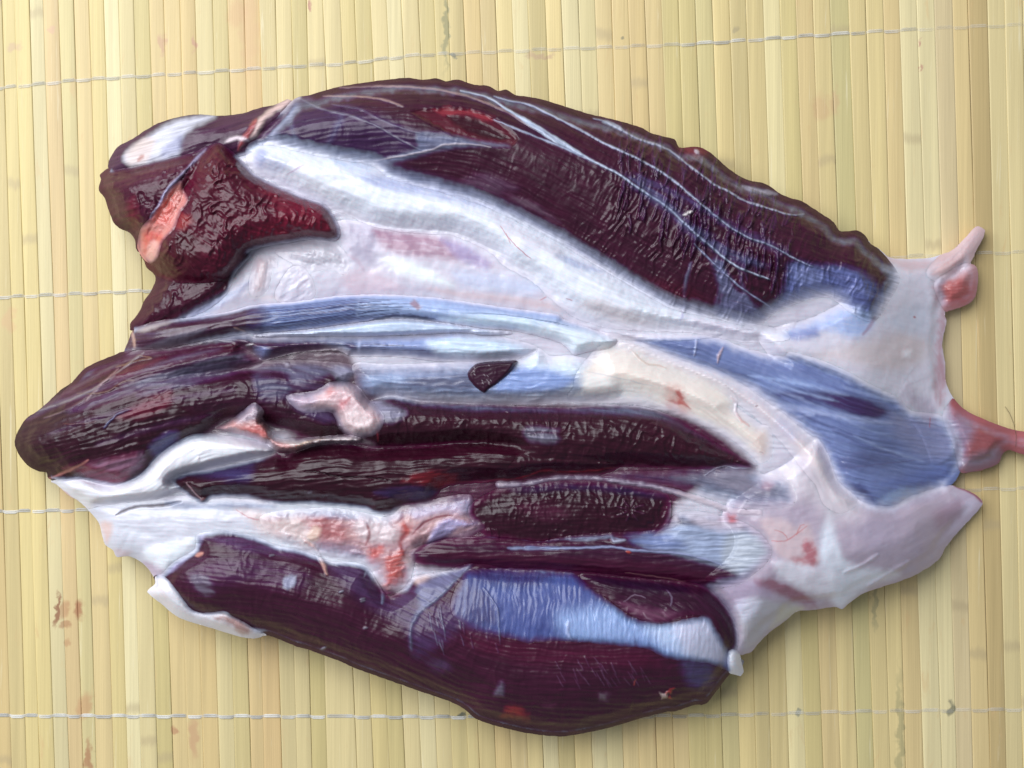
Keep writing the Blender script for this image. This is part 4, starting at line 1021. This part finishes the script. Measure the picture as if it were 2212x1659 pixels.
# tip
Y_ = ('tip', 'tipupper', 'mid')
for q, w, c in (('E 260,960 500,880 700,780 900,640 1050,520', 5, '8a7c80'), ('E 320,1010 520,930 640,850', 4, '6c5c60'), ('E 620,880 760,740 860,650', 4, '9a7a80'),
                ('E 840,640 1000,590 1100,570 1000,550', 4, '7c5a48'), ('E 460,1050 600,1050 700,1030', 3, '5a4030'), ('E 560,830 760,820 900,740 980,735', 3.5, '6a5038'),
                ('E 750,1080 850,980 960,940', 5, '5d6488')):
    stroke(q, w, c, .75, st=.1, dz=2, only=Y_)
for q, w, c, al in (('E 200,1010 420,900 700,800 950,690 1250,590 1600,500', 12, '6a6478', .55), ('E 500,960 800,850 1100,760 1400,680 1800,590', 16, '5e5a74', .6),
                    ('E 350,1120 700,1010 1000,930 1300,860 1700,800', 10, '5a4c60', .5), ('E 700,1200 1000,1110 1300,1030 1600,980', 12, '4e3c54', .5),
                    ('E 900,780 1200,690 1500,610 1780,540', 14, '7c7a92', .55), ('E 1000,840 1300,770 1600,690 1900,620', 12, '757188', .5),
                    ('E 300,930 520,800 800,640 1000,560', 10, '75686c', .5), ('F 0,830 300,820 600,830 740,850', 18, '777690', .6), ('F 0,960 250,980 500,960', 14, '5d5c78', .55)):
    stroke(q, w, c, al, w * 1.6, st=.45, only=('tip', 'tipupper', 'mid'))
poly('E 850,1000 1000,900 1230,800 1240,900 1100,980 950,1010', '652030', .75, 16, .3, only=Y_)
poly('E 1000,760 1300,640 1600,560 1800,600 1500,720 1200,790', '555268', .7, 22, .5, only=Y_)
poly('E 800,700 1000,620 1200,560 1150,600 900,720', '5c2630', .7, 14, .3, only=Y_)
poly('E 450,1370 700,1320 1000,1260 950,1400 880,1490 700,1460 560,1400', '703448', .95, 12, .2, only=('tip',))
poly('E 640,1340 900,1290 1050,1260 1000,1380 850,1400', '8a6c84', .6, 14, .6, only=('tip', 'wtendon'))
stroke('E 340,1450 420,1420 560,1360 640,1310', 6, 'b0706c', .9, only=('tip', 'wtendon'))
stroke('E 430,1420 560,1450 700,1490 860,1490', 5, 'a84c50', .8, only=('wtendon',))
poly('E 1080,1220 1200,1120 1300,1120 1250,1200 1150,1280', '555a86', .7, 16, .2, only=('tip', 'wtendon'))
stroke('E 380,1480 500,1570 620,1660', 6, 'd8a4a0', .8, only=('wtendon',))
poly('E 1300,1440 1500,1360 1700,1330 1600,1360 1400,1410', '8a9cc8', .6, 10, .2, only=('wtendon', 'shank2'))
poly('F 150,790 400,790 560,830 500,900 300,960 230,880', '63607c', .65, 18, .5, only=('mid',))
poly('F 560,800 740,800 740,880 660,960 600,900', '9a98b0', .8, 18, .2, only=('mid', 'midskin'))
poly('F 0,880 250,930 240,1040 50,1060', '575872', .6, 16, .5, only=('mid',))
poly('F 240,1050 400,1100 560,1150 600,1240 400,1180 280,1110', '4a4866', .6, 14, .3, only=('mid',))
stroke('F 230,800 255,810', 11, 'a8a0ae', .8, dz=2, only=('mid',))
# shank2
Z_ = ('shank2',)
poly('E 1400,1400 1700,1360 1900,1300 F 0,1500 E 1800,1470 1500,1430', '39476e', .65, 22, .4, only=Z_)
poly('J 700,170 900,100 1100,130 1110,170 1020,230 900,225 780,190', '7c2a28', .75, 10, .4, dz=2, only=Z_)
stroke('J 1110,180 1300,180 1400,165 K 0,165 100,150 250,100 400,110 600,100 780,75', 5, '7c2028', .7, st=.4, dz=1.5, only=Z_ + ('shank1',))
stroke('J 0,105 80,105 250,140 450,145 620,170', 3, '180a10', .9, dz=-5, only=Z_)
poly('J 500,250 800,210 1000,240 1200,220 1300,210 1100,260 800,310 600,290', '363c58', .7, 12, .3, only=Z_)
stroke('I 800,370 850,430 920,500', 4, '9a7a80', .8, dz=2, only=Z_)
stroke('I 900,510 940,480', 6, '8c5c5c', .7, dz=2, only=Z_)
# shank1
A_ = ('shank1',)
poly('F 1980,1260 2212,1280 G 140,1300 350,1310 340,1370 150,1350', '7f7c92', .7, 14, .3, dz=4, only=A_)
poly('F 780,1030 900,1060 1100,1150 1000,1220 880,1190 820,1120', '8f8ca4', .75, 18, .3, only=A_)
poly('F 1000,1030 1500,1090 2212,1120 G 1000,1120 1300,1220 1100,1190 600,1150 0,1140 F 1500,1130 1100,1080', '5d6480', .7, 12, .4, only=A_)
poly('G 900,1130 1200,1200 1500,1360 1700,1480 1600,1440 1300,1290', '524c58', .6, 12, .4, only=A_)
stroke('F 820,1320 880,1260 900,1360', 5, '7c3034', .7, only=A_)
poly('F 640,1300 800,1340 900,1400 850,1410 700,1370', '8a7a84', .6, 10, .3, only=A_ + Z_)
# midskin
D_ = ('midskin',)
poly('F 750,800 1000,810 1300,800 1550,790 1560,860 1300,870 1050,860 800,890', '453a4e', .85, 14, .45, only=D_)
poly('F 1080,920 1300,890 1550,880 1600,980 1400,980 1150,960', '4d4760', .75, 14, .55, only=D_)
poly('F 780,900 1000,860 1100,900 1000,1000 860,1010', '8fa2c6', .7, 16, .4, only=D_)
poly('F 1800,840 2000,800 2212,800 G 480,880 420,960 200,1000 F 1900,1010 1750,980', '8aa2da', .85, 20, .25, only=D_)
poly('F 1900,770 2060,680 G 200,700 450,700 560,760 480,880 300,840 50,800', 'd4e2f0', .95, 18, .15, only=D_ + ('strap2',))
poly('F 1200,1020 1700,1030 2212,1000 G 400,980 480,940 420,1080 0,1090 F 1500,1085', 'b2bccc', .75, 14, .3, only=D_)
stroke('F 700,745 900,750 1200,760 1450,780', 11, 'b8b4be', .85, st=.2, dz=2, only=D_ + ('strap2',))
for i in range(12):
    x, y = rnd.uniform(1590, 1760), rnd.uniform(800, 950)
    stroke('F %f,%f %f,%f' % (x, y, x + 5, y + 6), 1.5, 'b8acb4', .5, 1.4, dz=1.2, only=('hole',), nz=.5, taper=False)
# strap2
E_ = ('strap2',)
poly('E 980,500 1300,480 1600,430 1900,400 F 0,600 300,600 500,640 550,700 200,720 0,760 E 1700,520', '3a2230', 1, 14, .15, only=E_)
poly('E 1150,510 1400,470 1650,420 1800,395 1700,430 1400,490', '8f94b4', .8, 9, .2, only=E_)
poly('F 0,680 120,690 100,740 0,750', '8f9cd4', .7, 12, .2, only=E_)
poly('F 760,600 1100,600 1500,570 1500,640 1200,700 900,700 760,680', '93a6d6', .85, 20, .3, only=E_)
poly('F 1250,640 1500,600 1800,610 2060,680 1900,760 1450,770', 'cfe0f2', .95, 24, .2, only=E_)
poly('F 100,770 300,720 650,680 700,690 690,740 500,760 200,780', 'b4b4c2', .9, 6, .2, dz=4, only=E_)
stroke('E 1780,480 1840,465', 4, 'b0a8ac', .9, dz=2, only=E_)
for i in range(15):
    v = i / 14
    y0 = 605 + v * 110
    stroke('F %f,%f 400,%f 800,%f %f,%f' % (rnd.uniform(-60, 200), y0, y0 + 2, y0 + 4 + v * 20, rnd.uniform(900, 1250), y0 + 10 + v * 25), 2.3, '2c2448', rnd.uniform(.45, .9), 1.8, only=E_, nz=1.0)
# strap1
F_ = ('strap1',)
poly('E 900,300 1200,230 1500,190 1800,160 F -20,330 60,400 90,480 0,640 E 1700,500 1300,560 900,580', '3c2430', 1, 34, .1, only=F_, nz=10)
poly('E 980,370 1150,310 1300,290 1200,330 1050,380', 'a89ca0', .85, 8, .2, dz=2, only=F_)
poly('E 1050,500 1250,410 1500,350 1400,420 1200,490', '80798c', .7, 14, .4, only=F_)
stroke('E 960,380 970,440 980,510', 7, 'b08c80', .85, only=F_)
stroke('E 1700,350 1790,385', 5, 'b08c80', .8, dz=2, only=F_)
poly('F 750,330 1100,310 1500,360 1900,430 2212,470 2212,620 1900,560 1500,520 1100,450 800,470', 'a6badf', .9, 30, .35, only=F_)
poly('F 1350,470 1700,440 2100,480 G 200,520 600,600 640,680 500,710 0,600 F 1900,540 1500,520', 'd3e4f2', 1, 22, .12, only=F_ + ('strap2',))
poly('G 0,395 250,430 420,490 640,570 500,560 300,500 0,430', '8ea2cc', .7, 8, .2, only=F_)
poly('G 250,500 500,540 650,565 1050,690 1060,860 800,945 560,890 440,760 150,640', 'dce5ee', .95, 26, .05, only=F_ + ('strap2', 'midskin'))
stroke('F 1400,425 1800,440 2212,500 G 200,475 440,520', 2.2, '54648e', .8, only=F_, nz=1)
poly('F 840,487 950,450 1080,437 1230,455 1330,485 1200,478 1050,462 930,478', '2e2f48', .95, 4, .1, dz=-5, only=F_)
poly('F 1130,365 1160,330 1220,390 1190,405', '8f6f7c', .85, 6, .1, only=F_)
stroke('F 765,320 750,420 755,520 765,620 760,720', 6, 'bccbee', .6, 10, only=F_ + E_ + ('whiteline',))
for i in range(24):
    v = i / 23
    stroke('F %f,%f %f,%f 400,%f 700,%f %f,%f' % (-60, 395 + v * 180, rnd.uniform(50, 250), 388 + v * 175, 362 + v * 172, 330 + v * 165, rnd.uniform(800, 1150), 322 + v * 130),
           2.3, '2f3560', rnd.uniform(.45, .95), 1.8, only=F_, nz=1.0)
# tube and cream
C_ = ('cream',)
poly('G 560,700 800,680 1100,760 1400,880 1600,980 1400,960 1100,870 800,790 600,780', 'd9d0cc', .6, 24, .1, only=C_)
poly('G 500,880 700,880 900,960 1100,1040 900,1070 600,1040 450,1020', 'e2e6ec', .4, 24, .1, only=C_)
poly('G 1210,990 1250,988 1275,1015 1265,1060 1320,1120 1250,1100 1160,1055 1230,1075', 'a8282e', .95, 4, .15, only=C_)
poly('G 1160,960 1250,970 1290,1050 1330,1150 1260,1180 1150,1130 1140,1050', 'c87468', .55, 14, .1, only=C_)
poly('G 1140,1100 1280,1150 1300,1190 1200,1170', 'b45a50', .6, 10, .2, only=C_ + A_)
stroke('G 1620,1040 1660,1080 1650,1140 1700,1210 1750,1245', 6, 'cc9484', .8, dz=2, only=C_ + ('tube',))
stroke('G 880,680 990,790 1100,810 1150,830', 4, 'c2aa9c', .7, dz=1.5, only=C_)
stroke('G 560,850 800,900 1050,960', 3, 'c8c8cc', .6, only=C_)
stroke('H 290,515 320,522', 4, '7a3030', .9, only=C_)
stroke('G 1795,1105 1812,1100', 4, '8a5a54', .8, only=('tube',))
stroke('G 1365,870 1380,868', 3, '8a7064', .7, only=('tube', 'cream'))
poly('H 280,330 370,400 380,560 300,580 240,480', 'dcc6c0', .6, 20, .1, only=C_)
poly('H 420,250 560,330 540,440 420,360', 'cfcce0', .7, 16, .1, only=('tube',))
poly('H 300,640 420,680 380,760 300,740', 'b8a0a8', .45, 24, .2, only=('tube', 'lobe', 'greyband'))
poly('H 470,600 580,640 580,760 500,720', 'eceef6', .8, 18, dz=2.5, only=('tube', 'lobe'))
poly('H 380,420 520,520 640,640 860,720 1060,860 1000,1010 800,1000 640,860 420,840 320,700', 'd6ccd4', .75, 44, .1, only=('lobe', 'tube'))
# knob
poly('F 510,980 560,955 590,1010 530,1040', 'b85c58', .7, 9, .1, only=('knob',))
poly('F 620,1070 700,1040 690,1060 640,1110', 'b0323a', .85, 8, .1, only=('knob',))
poly('F 600,1090 680,1060 660,1160 610,1150', 'c48088', .7, 12, only=('knob',))
poly('F 640,1150 780,1130 860,1240 740,1300', 'dcc8ca', .8, 18, only=('knob',))
poly('F 260,1040 450,1030 430,1110 350,1130', 'a89ab0', .7, 14, .2, only=('knob',))
poly('E 1700,960 1850,890 1910,960 1860,1020 1720,1040', '9c94a4', .8, 12, .1, only=('redfat',))
poly('E 1750,1090 1900,1060 1980,1110 1900,1170 1800,1150', 'c84e4a', .7, 12, .2, only=('redfat',))
poly('F 100,1290 400,1320 750,1320 780,1370 500,1385 300,1400', 'd8ccc8', .85, 8, .2, only=('redfat',))
stroke('F 300,1400 420,1355 520,1335', 5, 'c0a080', .7, only=('redfat',))

# ---------------------------------------------------------------- build
fib_cache = {}
for k, P in enumerate(PARTS):
    if P['poly'] is None:
        S = S_OUT - 9
        iy0, iy1, ix0, ix1 = 0, NY, 0, NX
        X, Y = GX, GY
    else:
        pl = spline(pts(P['poly']), True, P['step'])
        mn = pl.min(0) - 16; mx = pl.max(0) + 16
        ix0 = max(0, int((mn[0] - gx0) / GS)); ix1 = min(NX, int((mx[0] - gx0) / GS) + 2)
        iy0 = max(0, int((mn[1] - gy0) / GS)); iy1 = min(NY, int((mx[1] - gy0) / GS) + 2)
        X, Y = GX[iy0:iy1, ix0:ix1], GY[iy0:iy1, ix0:ix1]
        S = sdf_fast(pl, X, Y)
        S = S + P['wob'] * fbm(X / 16, Y / 16, 100 + k, 2)
        S = np.minimum(S, S_OUT[iy0:iy1, ix0:ix1] + 0.9 * fbm(X / 12, Y / 12, 5, 2) + 0.3)
    sl = (slice(iy0, iy1), slice(ix0, ix1))
    ax = spline(pts(P['axis']), False, 40)
    _, U, V, _ = polyline(ax, X, Y)
    r = np.clip(blur(np.clip(S, 0, P['w'] * 1.3), 5, 2) - 2.0, 0, None) / P['w']
    r = np.clip(np.minimum(r, S / P['w'] + 0.35), 0, 1)
    prof = np.sqrt(np.clip(1 - (1 - r) ** 2, 0, 1)) * 0.2 + np.sin(r * 1.5708) * 0.4 + r * r * (3 - 2 * r) * 0.4
    so = S_OUT[sl]
    edge = sst(0, 70, so)                 # near the silhouette the pieces come down to the mat
    Z = B[sl] + P['z0'] * edge + P['t'] * prof
    g = G[sl]
    if P['poly'] is not None:
        em = np.clip(S / P['em'], 0, 1)
        e0 = 0.0 if P['soft'] >= 10 else 0.08
        sm = em * em * (3 - 2 * em)
        em = sm if P['soft'] >= 10 else e0 + (1 - e0) * (0.5 * np.sin(em * 1.5708) + 0.5 * sm)
        em = 1 - (1 - em) * sst(0, 30, so)
        Z = g + np.maximum(Z - g, 0) * em + (np.clip(S * 0.07 + 0.12, -0.5, 0.6) if P['soft'] >= 10 else np.clip(S * 0.25 + 0.15, -1.0, 1.0))
        cre = P['cr'] * np.exp(-(S / P['cw']) ** 2) * sst(0, 40, so)
        Z = Z - cre * 0.8
        for Q in PARTS[:k]:
            qy0, qy1, qx0, qx1 = Q['bb']
            a0, a1, b0, b1 = max(iy0, qy0), min(iy1, qy1), max(ix0, qx0), min(ix1, qx1)
            if a0 < a1 and b0 < b1:
                Q['Z'][a0 - qy0:a1 - qy0, b0 - qx0:b1 - qx0] -= cre[a0 - iy0:a1 - iy0, b0 - ix0:b1 - ix0]
                Q['Z'][a0 - qy0:a1 - qy0, b0 - qx0:b1 - qx0] -= np.clip(S[a0 - iy0:a1 - iy0, b0 - ix0:b1 - ix0] * 0.9, 0, 6)
                hid = S[a0 - iy0:a1 - iy0, b0 - ix0:b1 - ix0] > 5.0
                Q['hid'][a0 - qy0:a1 - qy0, b0 - qx0:b1 - qx0] |= hid
        G[sl] = np.where(S > 0, Z, g - cre)
    else:
        G[sl] = Z
    P.update(bb=(iy0, iy1, ix0, ix1), S=S, Z=Z.astype(np.float32), U=U, V=V, hid=np.zeros(S.shape, bool), X=X, Y=Y)

# fine relief and colour
DC = np.zeros_like(B)
for k, P in enumerate(PARTS):
    X, Y, U, V, S = P['X'], P['Y'], P['U'], P['V'], P['S']
    warp = 10 * fbm(X / 45, Y / 45, 300 + k, 2)
    Uw, Vw = U + warp, V + 8 * fbm(X / 60, Y / 60, 340 + k, 2)
    det = P['fr'] * vn(Uw / 120, Vw / 7, 400 + k) + P['lu'][0] * fbm(X / P['lu'][1], Y / P['lu'][1], 420 + k, 3)
    if P['wr']:
        a, lu_, lv = P['wr']
        jit = 0.75 + 0.5 * vn(X / 55, Y / 55, 450 + k)
        n1 = fbm(Uw / lu_ * 0.9, Vw / lv, 440 + k, 3) * jit + 0.45 * fbm(X / (lu_ * 1.6), Y / (lu_ * 1.6), 446 + k, 2)
        msk = 0.32 + 0.68 * sst(-0.25, 0.45, fbm(X / 62, Y / 62, 460 + k, 3))
        rid = np.clip(1 - 2.3 * np.abs(vn(Uw / (lu_ * 1.5), Vw / (lv * 1.2), 470 + k) + 0.25 * n1), 0, 1)
        rid2 = np.clip(1 - 2.6 * np.abs(vn(Uw / (lu_ * 0.8) + 9, Vw / (lv * 0.6), 474 + k) + 0.2 * n1), 0, 1)
        if P['wm'] is not None:
            msk = msk * P['wm'](X, Y)
        det = det + a * (0.35 * n1 + 1.3 * rid * rid * (3 - 2 * rid) - 0.5 + 0.45 * rid2) * msk
    sub_ = (slice(P['bb'][0], P['bb'][1]), slice(P['bb'][2], P['bb'][3]))
    det = det * (0.35 + 0.65 * sst(2, 30, S_OUT[sub_]))
    tap = sst(-1, 14, S)
    det = DC[sub_] * (1 - tap) + det * tap
    P['Z'] += det
    DC[sub_] = np.where(S > -1, det, DC[sub_])
    mixf = np.clip(0.5 + P['var'] * (0.9 * fbm(Uw / P['streak'][0], Vw / P['streak'][1], 480 + k, 3) + 0.7 * fbm(X / 70, Y / 70, 500 + k, 3)), 0, 1)[..., None]
    P['C'] = P['c0'] * (1 - mixf) + P['c1'] * mixf
    P['SN'] = fbm(Uw / (P['streak'][0] * 0.6), Vw / P['streak'][1], 520 + k, 3)

bykey = {P['key']: P for P in PARTS}
for j, op in enumerate(PAINT):
    kind, pl, w, col, alpha, fe, st, dz, only, nzs = op[:10]
    pad = fe + w + 8
    mn = pl.min(0) - pad; mx = pl.max(0) + pad
    ix0 = max(0, int((mn[0] - gx0) / GS)); ix1 = min(NX, int((mx[0] - gx0) / GS) + 2)
    iy0 = max(0, int((mn[1] - gy0) / GS)); iy1 = min(NY, int((mx[1] - gy0) / GS) + 2)
    if ix1 <= ix0 or iy1 <= iy0:
        continue
    X, Y = GX[iy0:iy1, ix0:ix1], GY[iy0:iy1, ix0:ix1]
    wx = X + nzs * fbm(X / 18, Y / 18, 600 + j, 2); wy = Y + nzs * fbm(X / 18 + 40, Y / 18, 650 + j, 2)
    if kind == 'p':
        s = sdf(pl, wx, wy)
        m = sst(-fe * 0.5, fe * 0.5, s)
    else:
        d, u, v, tot = polyline(pl, wx, wy)
        ww = w * 0.5
        if op[10]:
            e = np.clip(np.minimum(u, tot - u) / (0.22 * tot + 1e-6), 0, 1)
            ww = ww * (0.35 + 0.65 * np.sqrt(e)) * (0.8 + 0.35 * vn(u / 22, 0 * u + j, 3))
        m = sst(ww + fe * 0.45, ww - fe * 0.45, d)
    for key in only:
        Q = bykey[key]
        qy0, qy1, qx0, qx1 = Q['bb']
        a0, a1, b0, b1 = max(iy0, qy0), min(iy1, qy1), max(ix0, qx0), min(ix1, qx1)
        if a0 >= a1 or b0 >= b1:
            continue
        qs = (slice(a0 - qy0, a1 - qy0), slice(b0 - qx0, b1 - qx0))
        mm = m[a0 - iy0:a1 - iy0, b0 - ix0:b1 - ix0]
        if st > 0:
            mm = mm * (1 - st + st * sst(-0.30, 0.35, Q['SN'][qs] + (mm - 0.5) * 0.5))
        al = (mm * alpha)[..., None]
        Q['C'][qs] = Q['C'][qs] * (1 - al) + col * al
        if dz:
            Q['Z'][qs] += dz * mm

CI = np.zeros((NY, NX, 3), np.float32)
for k, P in enumerate(PARTS):
    sub_ = (slice(P['bb'][0], P['bb'][1]), slice(P['bb'][2], P['bb'][3]))
    S = P['S']
    if P['soft']:
        a = sst(-0.15, 1.0, (S + 0.25 * P['soft'] * (0.5 * P['SN'] + 0.9 * fbm(P['X'] / 20, P['Y'] / 20, 900 + k, 2))) / P['soft'])
        inner = sst(P['soft'] * 0.3, P['soft'], S_OUT[sub_])       # only towards neighbours, not at the silhouette
        has = CI[sub_].sum(2) > 0
        a = np.where(has, 1 - (1 - a) * inner, 1.0)[..., None]
        cd = np.abs((CI[sub_] - P['C']).mean(2, keepdims=True))
        P['C'] = CI[sub_] * (1 - a) + P['C'] * a + 4 * a * (1 - a) * cd * np.array([-0.07, 0.0, 0.08], np.float32) * sst(0.05, 0.3, cd)
        P['C'] = np.clip(P['C'], 0.002, 0.95)
    lum = P['C'] @ np.array([0.25, 0.6, 0.15], np.float32)
    bl = np.clip((P['C'][..., 2] - P['C'][..., 0]) / (P['C'][..., 2] + 1e-4), 0, 1)[..., None] * 0.15
    P['C'] = P['C'] * (1 - bl) + lum[..., None] * np.array([1.02, 0.97, 1.12], np.float32) * bl
    dk = sst(0.10, 0.02, lum)[..., None]
    P['C'] = P['C'] * (1 - dk + dk * np.array([1.02, 0.40, 0.92], np.float32))
    CI[sub_] = np.where((S > 0)[..., None], P['C'], CI[sub_])

CB = np.stack([blur(CI[..., i], 2, 2) for i in range(3)], -1)
for P in PARTS:
    if P['poly'] is not None and P['key'] != 'hole':
        sub_ = (slice(P['bb'][0], P['bb'][1]), slice(P['bb'][2], P['bb'][3]))
        wgt = (0.55 * sst(3, 14, S_OUT[sub_]) * sst(16, 2, P['S']))[..., None]
        P['C'] = P['C'] * (1 - wgt) + CB[sub_] * wgt

meat = link(bpy.data.objects.new('raw_meat', None))
meat['label'] = 'large raw dark red meat cut with white silver skin and tendons on the mat'
meat['category'] = 'meat'


def build(P):
    S, Z, X, Y = P['S'], np.maximum(P['Z'], 2.0), P['X'], P['Y']
    ins = (S > 0) & ~P['hid']
    cell = ins[:-1, :-1] | ins[1:, :-1] | ins[:-1, 1:] | ins[1:, 1:]
    if not cell.any():
        return None
    H, Wd = S.shape
    gxs = np.gradient(S, GS, axis=1); gys = np.gradient(S, GS, axis=0)
    gl = np.sqrt(gxs ** 2 + gys ** 2) + 1e-6
    mv = np.where(S < 0, np.clip(-S, 0, 2.4 * GS), 0)
    PX = X + mv * gxs / gl; PY = Y + mv * gys / gl
    iy, ix = np.nonzero(cell)
    q = np.stack([iy * Wd + ix, (iy + 1) * Wd + ix, (iy + 1) * Wd + ix + 1, iy * Wd + ix + 1], 1)
    used, inv = np.unique(q, return_inverse=True)
    q = inv.reshape(q.shape)
    px, py, z = PX.ravel()[used], PY.ravel()[used], Z.ravel()[used].copy()
    mvd = np.nonzero(mv.ravel()[used] > 0)[0]               # vertices pulled onto the outline take the height found there
    fx_ = np.clip((px[mvd] - X[0, 0]) / GS, 0, Wd - 1.001); fy_ = np.clip((py[mvd] - Y[0, 0]) / GS, 0, H - 1.001)
    jx, jy = fx_.astype(int), fy_.astype(int)
    fx_, fy_ = fx_ - jx, fy_ - jy
    z[mvd] = ((Z[jy, jx] * (1 - fx_) + Z[jy, jx + 1] * fx_) * (1 - fy_) + (Z[jy + 1, jx] * (1 - fx_) + Z[jy + 1, jx + 1] * fx_) * fy_)
    col = P['C'].reshape(-1, 3)[used]
    u, v = P['U'].ravel()[used], P['V'].ravel()[used]
    sub = (slice(P['bb'][0], P['bb'][1]), slice(P['bb'][2], P['bb'][3]))
    so = S_OUT[sub].ravel()[used]; ox = GOX[sub].ravel()[used]; oy = GOY[sub].ravel()[used]
    s_ = S.ravel()[used]
    lx, ly = (gxs / gl).ravel()[used], (gys / gl).ravel()[used]
    nv = len(used)
    se = sst(2, 16, np.where(P['hid'], 0, S).ravel()[used])       # thin rims scatter less
    # boundary edges
    e = np.concatenate([q[:, [0, 1]], q[:, [1, 2]], q[:, [2, 3]], q[:, [3, 0]]])
    es = np.sort(e, 1)
    key = es[:, 0].astype(np.int64) * nv + es[:, 1]
    uq, first, cnt = np.unique(key, return_index=True, return_counts=True)
    be = e[first[cnt == 1]]
    bv = np.unique(be)
    idx = np.full(nv, -1); idx[bv] = np.arange(len(bv))
    outer = so[bv] < 7
    rings = [(px[bv], py[bv], z[bv])]
    for f, ins_, dep in ((0.55, 0.02, 3.0), (0.2, 0.16, 6.0), (0.0, 0.42, 9.0)):
        zz = np.where(outer, z[bv] * f + 1.2 * (1 - f), np.maximum(z[bv] - dep, 1.0))
        ii = ins_ * z[bv]
        rx = px[bv] + np.where(outer, ii * ox[bv], dep * 0.35 * lx[bv])
        ry = py[bv] + np.where(outer, ii * oy[bv], dep * 0.35 * ly[bv])
        rings.append((rx, ry, zz))
    apx = np.concatenate([px] + [r[0] for r in rings]); apy = np.concatenate([py] + [r[1] for r in rings])
    az = np.concatenate([z] + [r[2] for r in rings])
    nb = len(bv)
    nr = len(rings)
    acol = np.concatenate([col] + [col[bv]] * nr); au = np.concatenate([u] + [u[bv]] * nr)
    av = np.concatenate([v] + [v[bv] + d_ for d_ in (0, 4, 9, 14)])
    faces = [q]
    eo = outer[idx[be[:, 0]]] & outer[idx[be[:, 1]]]      # silhouette edges stay smooth, inner seams get their own edge
    a = np.where(eo, be[:, 0], nv + idx[be[:, 0]]); b = np.where(eo, be[:, 1], nv + idx[be[:, 1]])
    for r in range(1, nr):
        na, nb_ = nv + r * nb + idx[be[:, 0]], nv + r * nb + idx[be[:, 1]]
        faces.append(np.stack([b, a, na, nb_], 1))
        a, b = na, nb_
    F = np.concatenate(faces)
    f_ = (1 - az / HC) * K
    co = np.stack([(apx - CX) * f_, -(apy - CY) * f_, az * K], 1).astype(np.float32)
    me = bpy.data.meshes.new(P['name'])
    me.vertices.add(len(co)); me.vertices.foreach_set('co', co.ravel())
    me.loops.add(F.size); me.loops.foreach_set('vertex_index', F.ravel().astype(np.int32))
    me.polygons.add(len(F))
    me.polygons.foreach_set('loop_start', np.arange(0, F.size, 4, dtype=np.int32))
    me.polygons.foreach_set('loop_total', np.full(len(F), 4, np.int32))
    me.polygons.foreach_set('use_smooth', np.ones(len(F), bool))
    me.update(calc_edges=True)
    ca = me.color_attributes.new('tissue', 'FLOAT_COLOR', 'POINT')
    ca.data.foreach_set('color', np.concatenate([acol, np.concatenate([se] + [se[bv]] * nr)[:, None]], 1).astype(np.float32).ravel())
    uvl = me.uv_layers.new(name='fibre')
    fl = F.ravel()
    uvl.data.foreach_set('uv', np.stack([au[fl] / 100, av[fl] / 100], 1).astype(np.float32).ravel())
    me.materials.append(MATS[P['mat']])
    o = link(bpy.data.objects.new(P['name'], me), meat)
    if P['label']:
        o['label'] = P['label']
    return o


made = {P['key']: build(P) for P in PARTS}
for child, par in (('bluesheet', 'lower'), ('nub', 'lower'), ('fatseam', 'redflap'), ('hole', 'midskin'), ('whiteline', 'strap1'),
                   ('spike', 'rsheet'), ('bulb', 'rsheet'), ('tail', 'bluer'), ('finger', 'valley'),
                   ('fold', 'valley'), ('lump', 'valley'), ('whiteedge', 'lower'), ('redfat', 'wtendon'), ('knob', 'mid')):
    made[child].parent = made[par]

# one loose hair lying over the red sinew
m_hair, nt, p = new_mat('hair')
p.inputs['Base Color'].default_value = (0.10, 0.06, 0.035, 1)
p.inputs['Roughness'].default_value = 0.4
hp = spline(pts('H 2075,185 2110,240 2140,320 2155,400 2152,480'), False, 4)
hv, hf = [], []
for i, (x, y) in enumerate(hp):
    gz = G[min(NY - 1, max(0, int((y - gy0) / GS))), min(NX - 1, max(0, int((x - gx0) / GS)))]
    inside = sdf(OUTS, np.array([[x]], np.float32), np.array([[y]], np.float32))[0, 0]
    z = 3.0 + (gz + 3) * float(sst(-16, 6, inside))
    for j in range(5):
        a = j / 5 * 2 * math.pi
        hv.append(W3(x + 0.55 * math.cos(a), y + 0.1, z + 0.55 * math.sin(a)))
for i in range(len(hp) - 1):
    for j in range(5):
        a, b = i * 5 + j, i * 5 + (j + 1) % 5
        hf.append((a, b, b + 5, a + 5))
hair = mesh_obj('hair', hv, hf, m_hair)
hair['label'] = 'single thin dark hair lying across the red sinew at the right'
hair['category'] = 'hair'
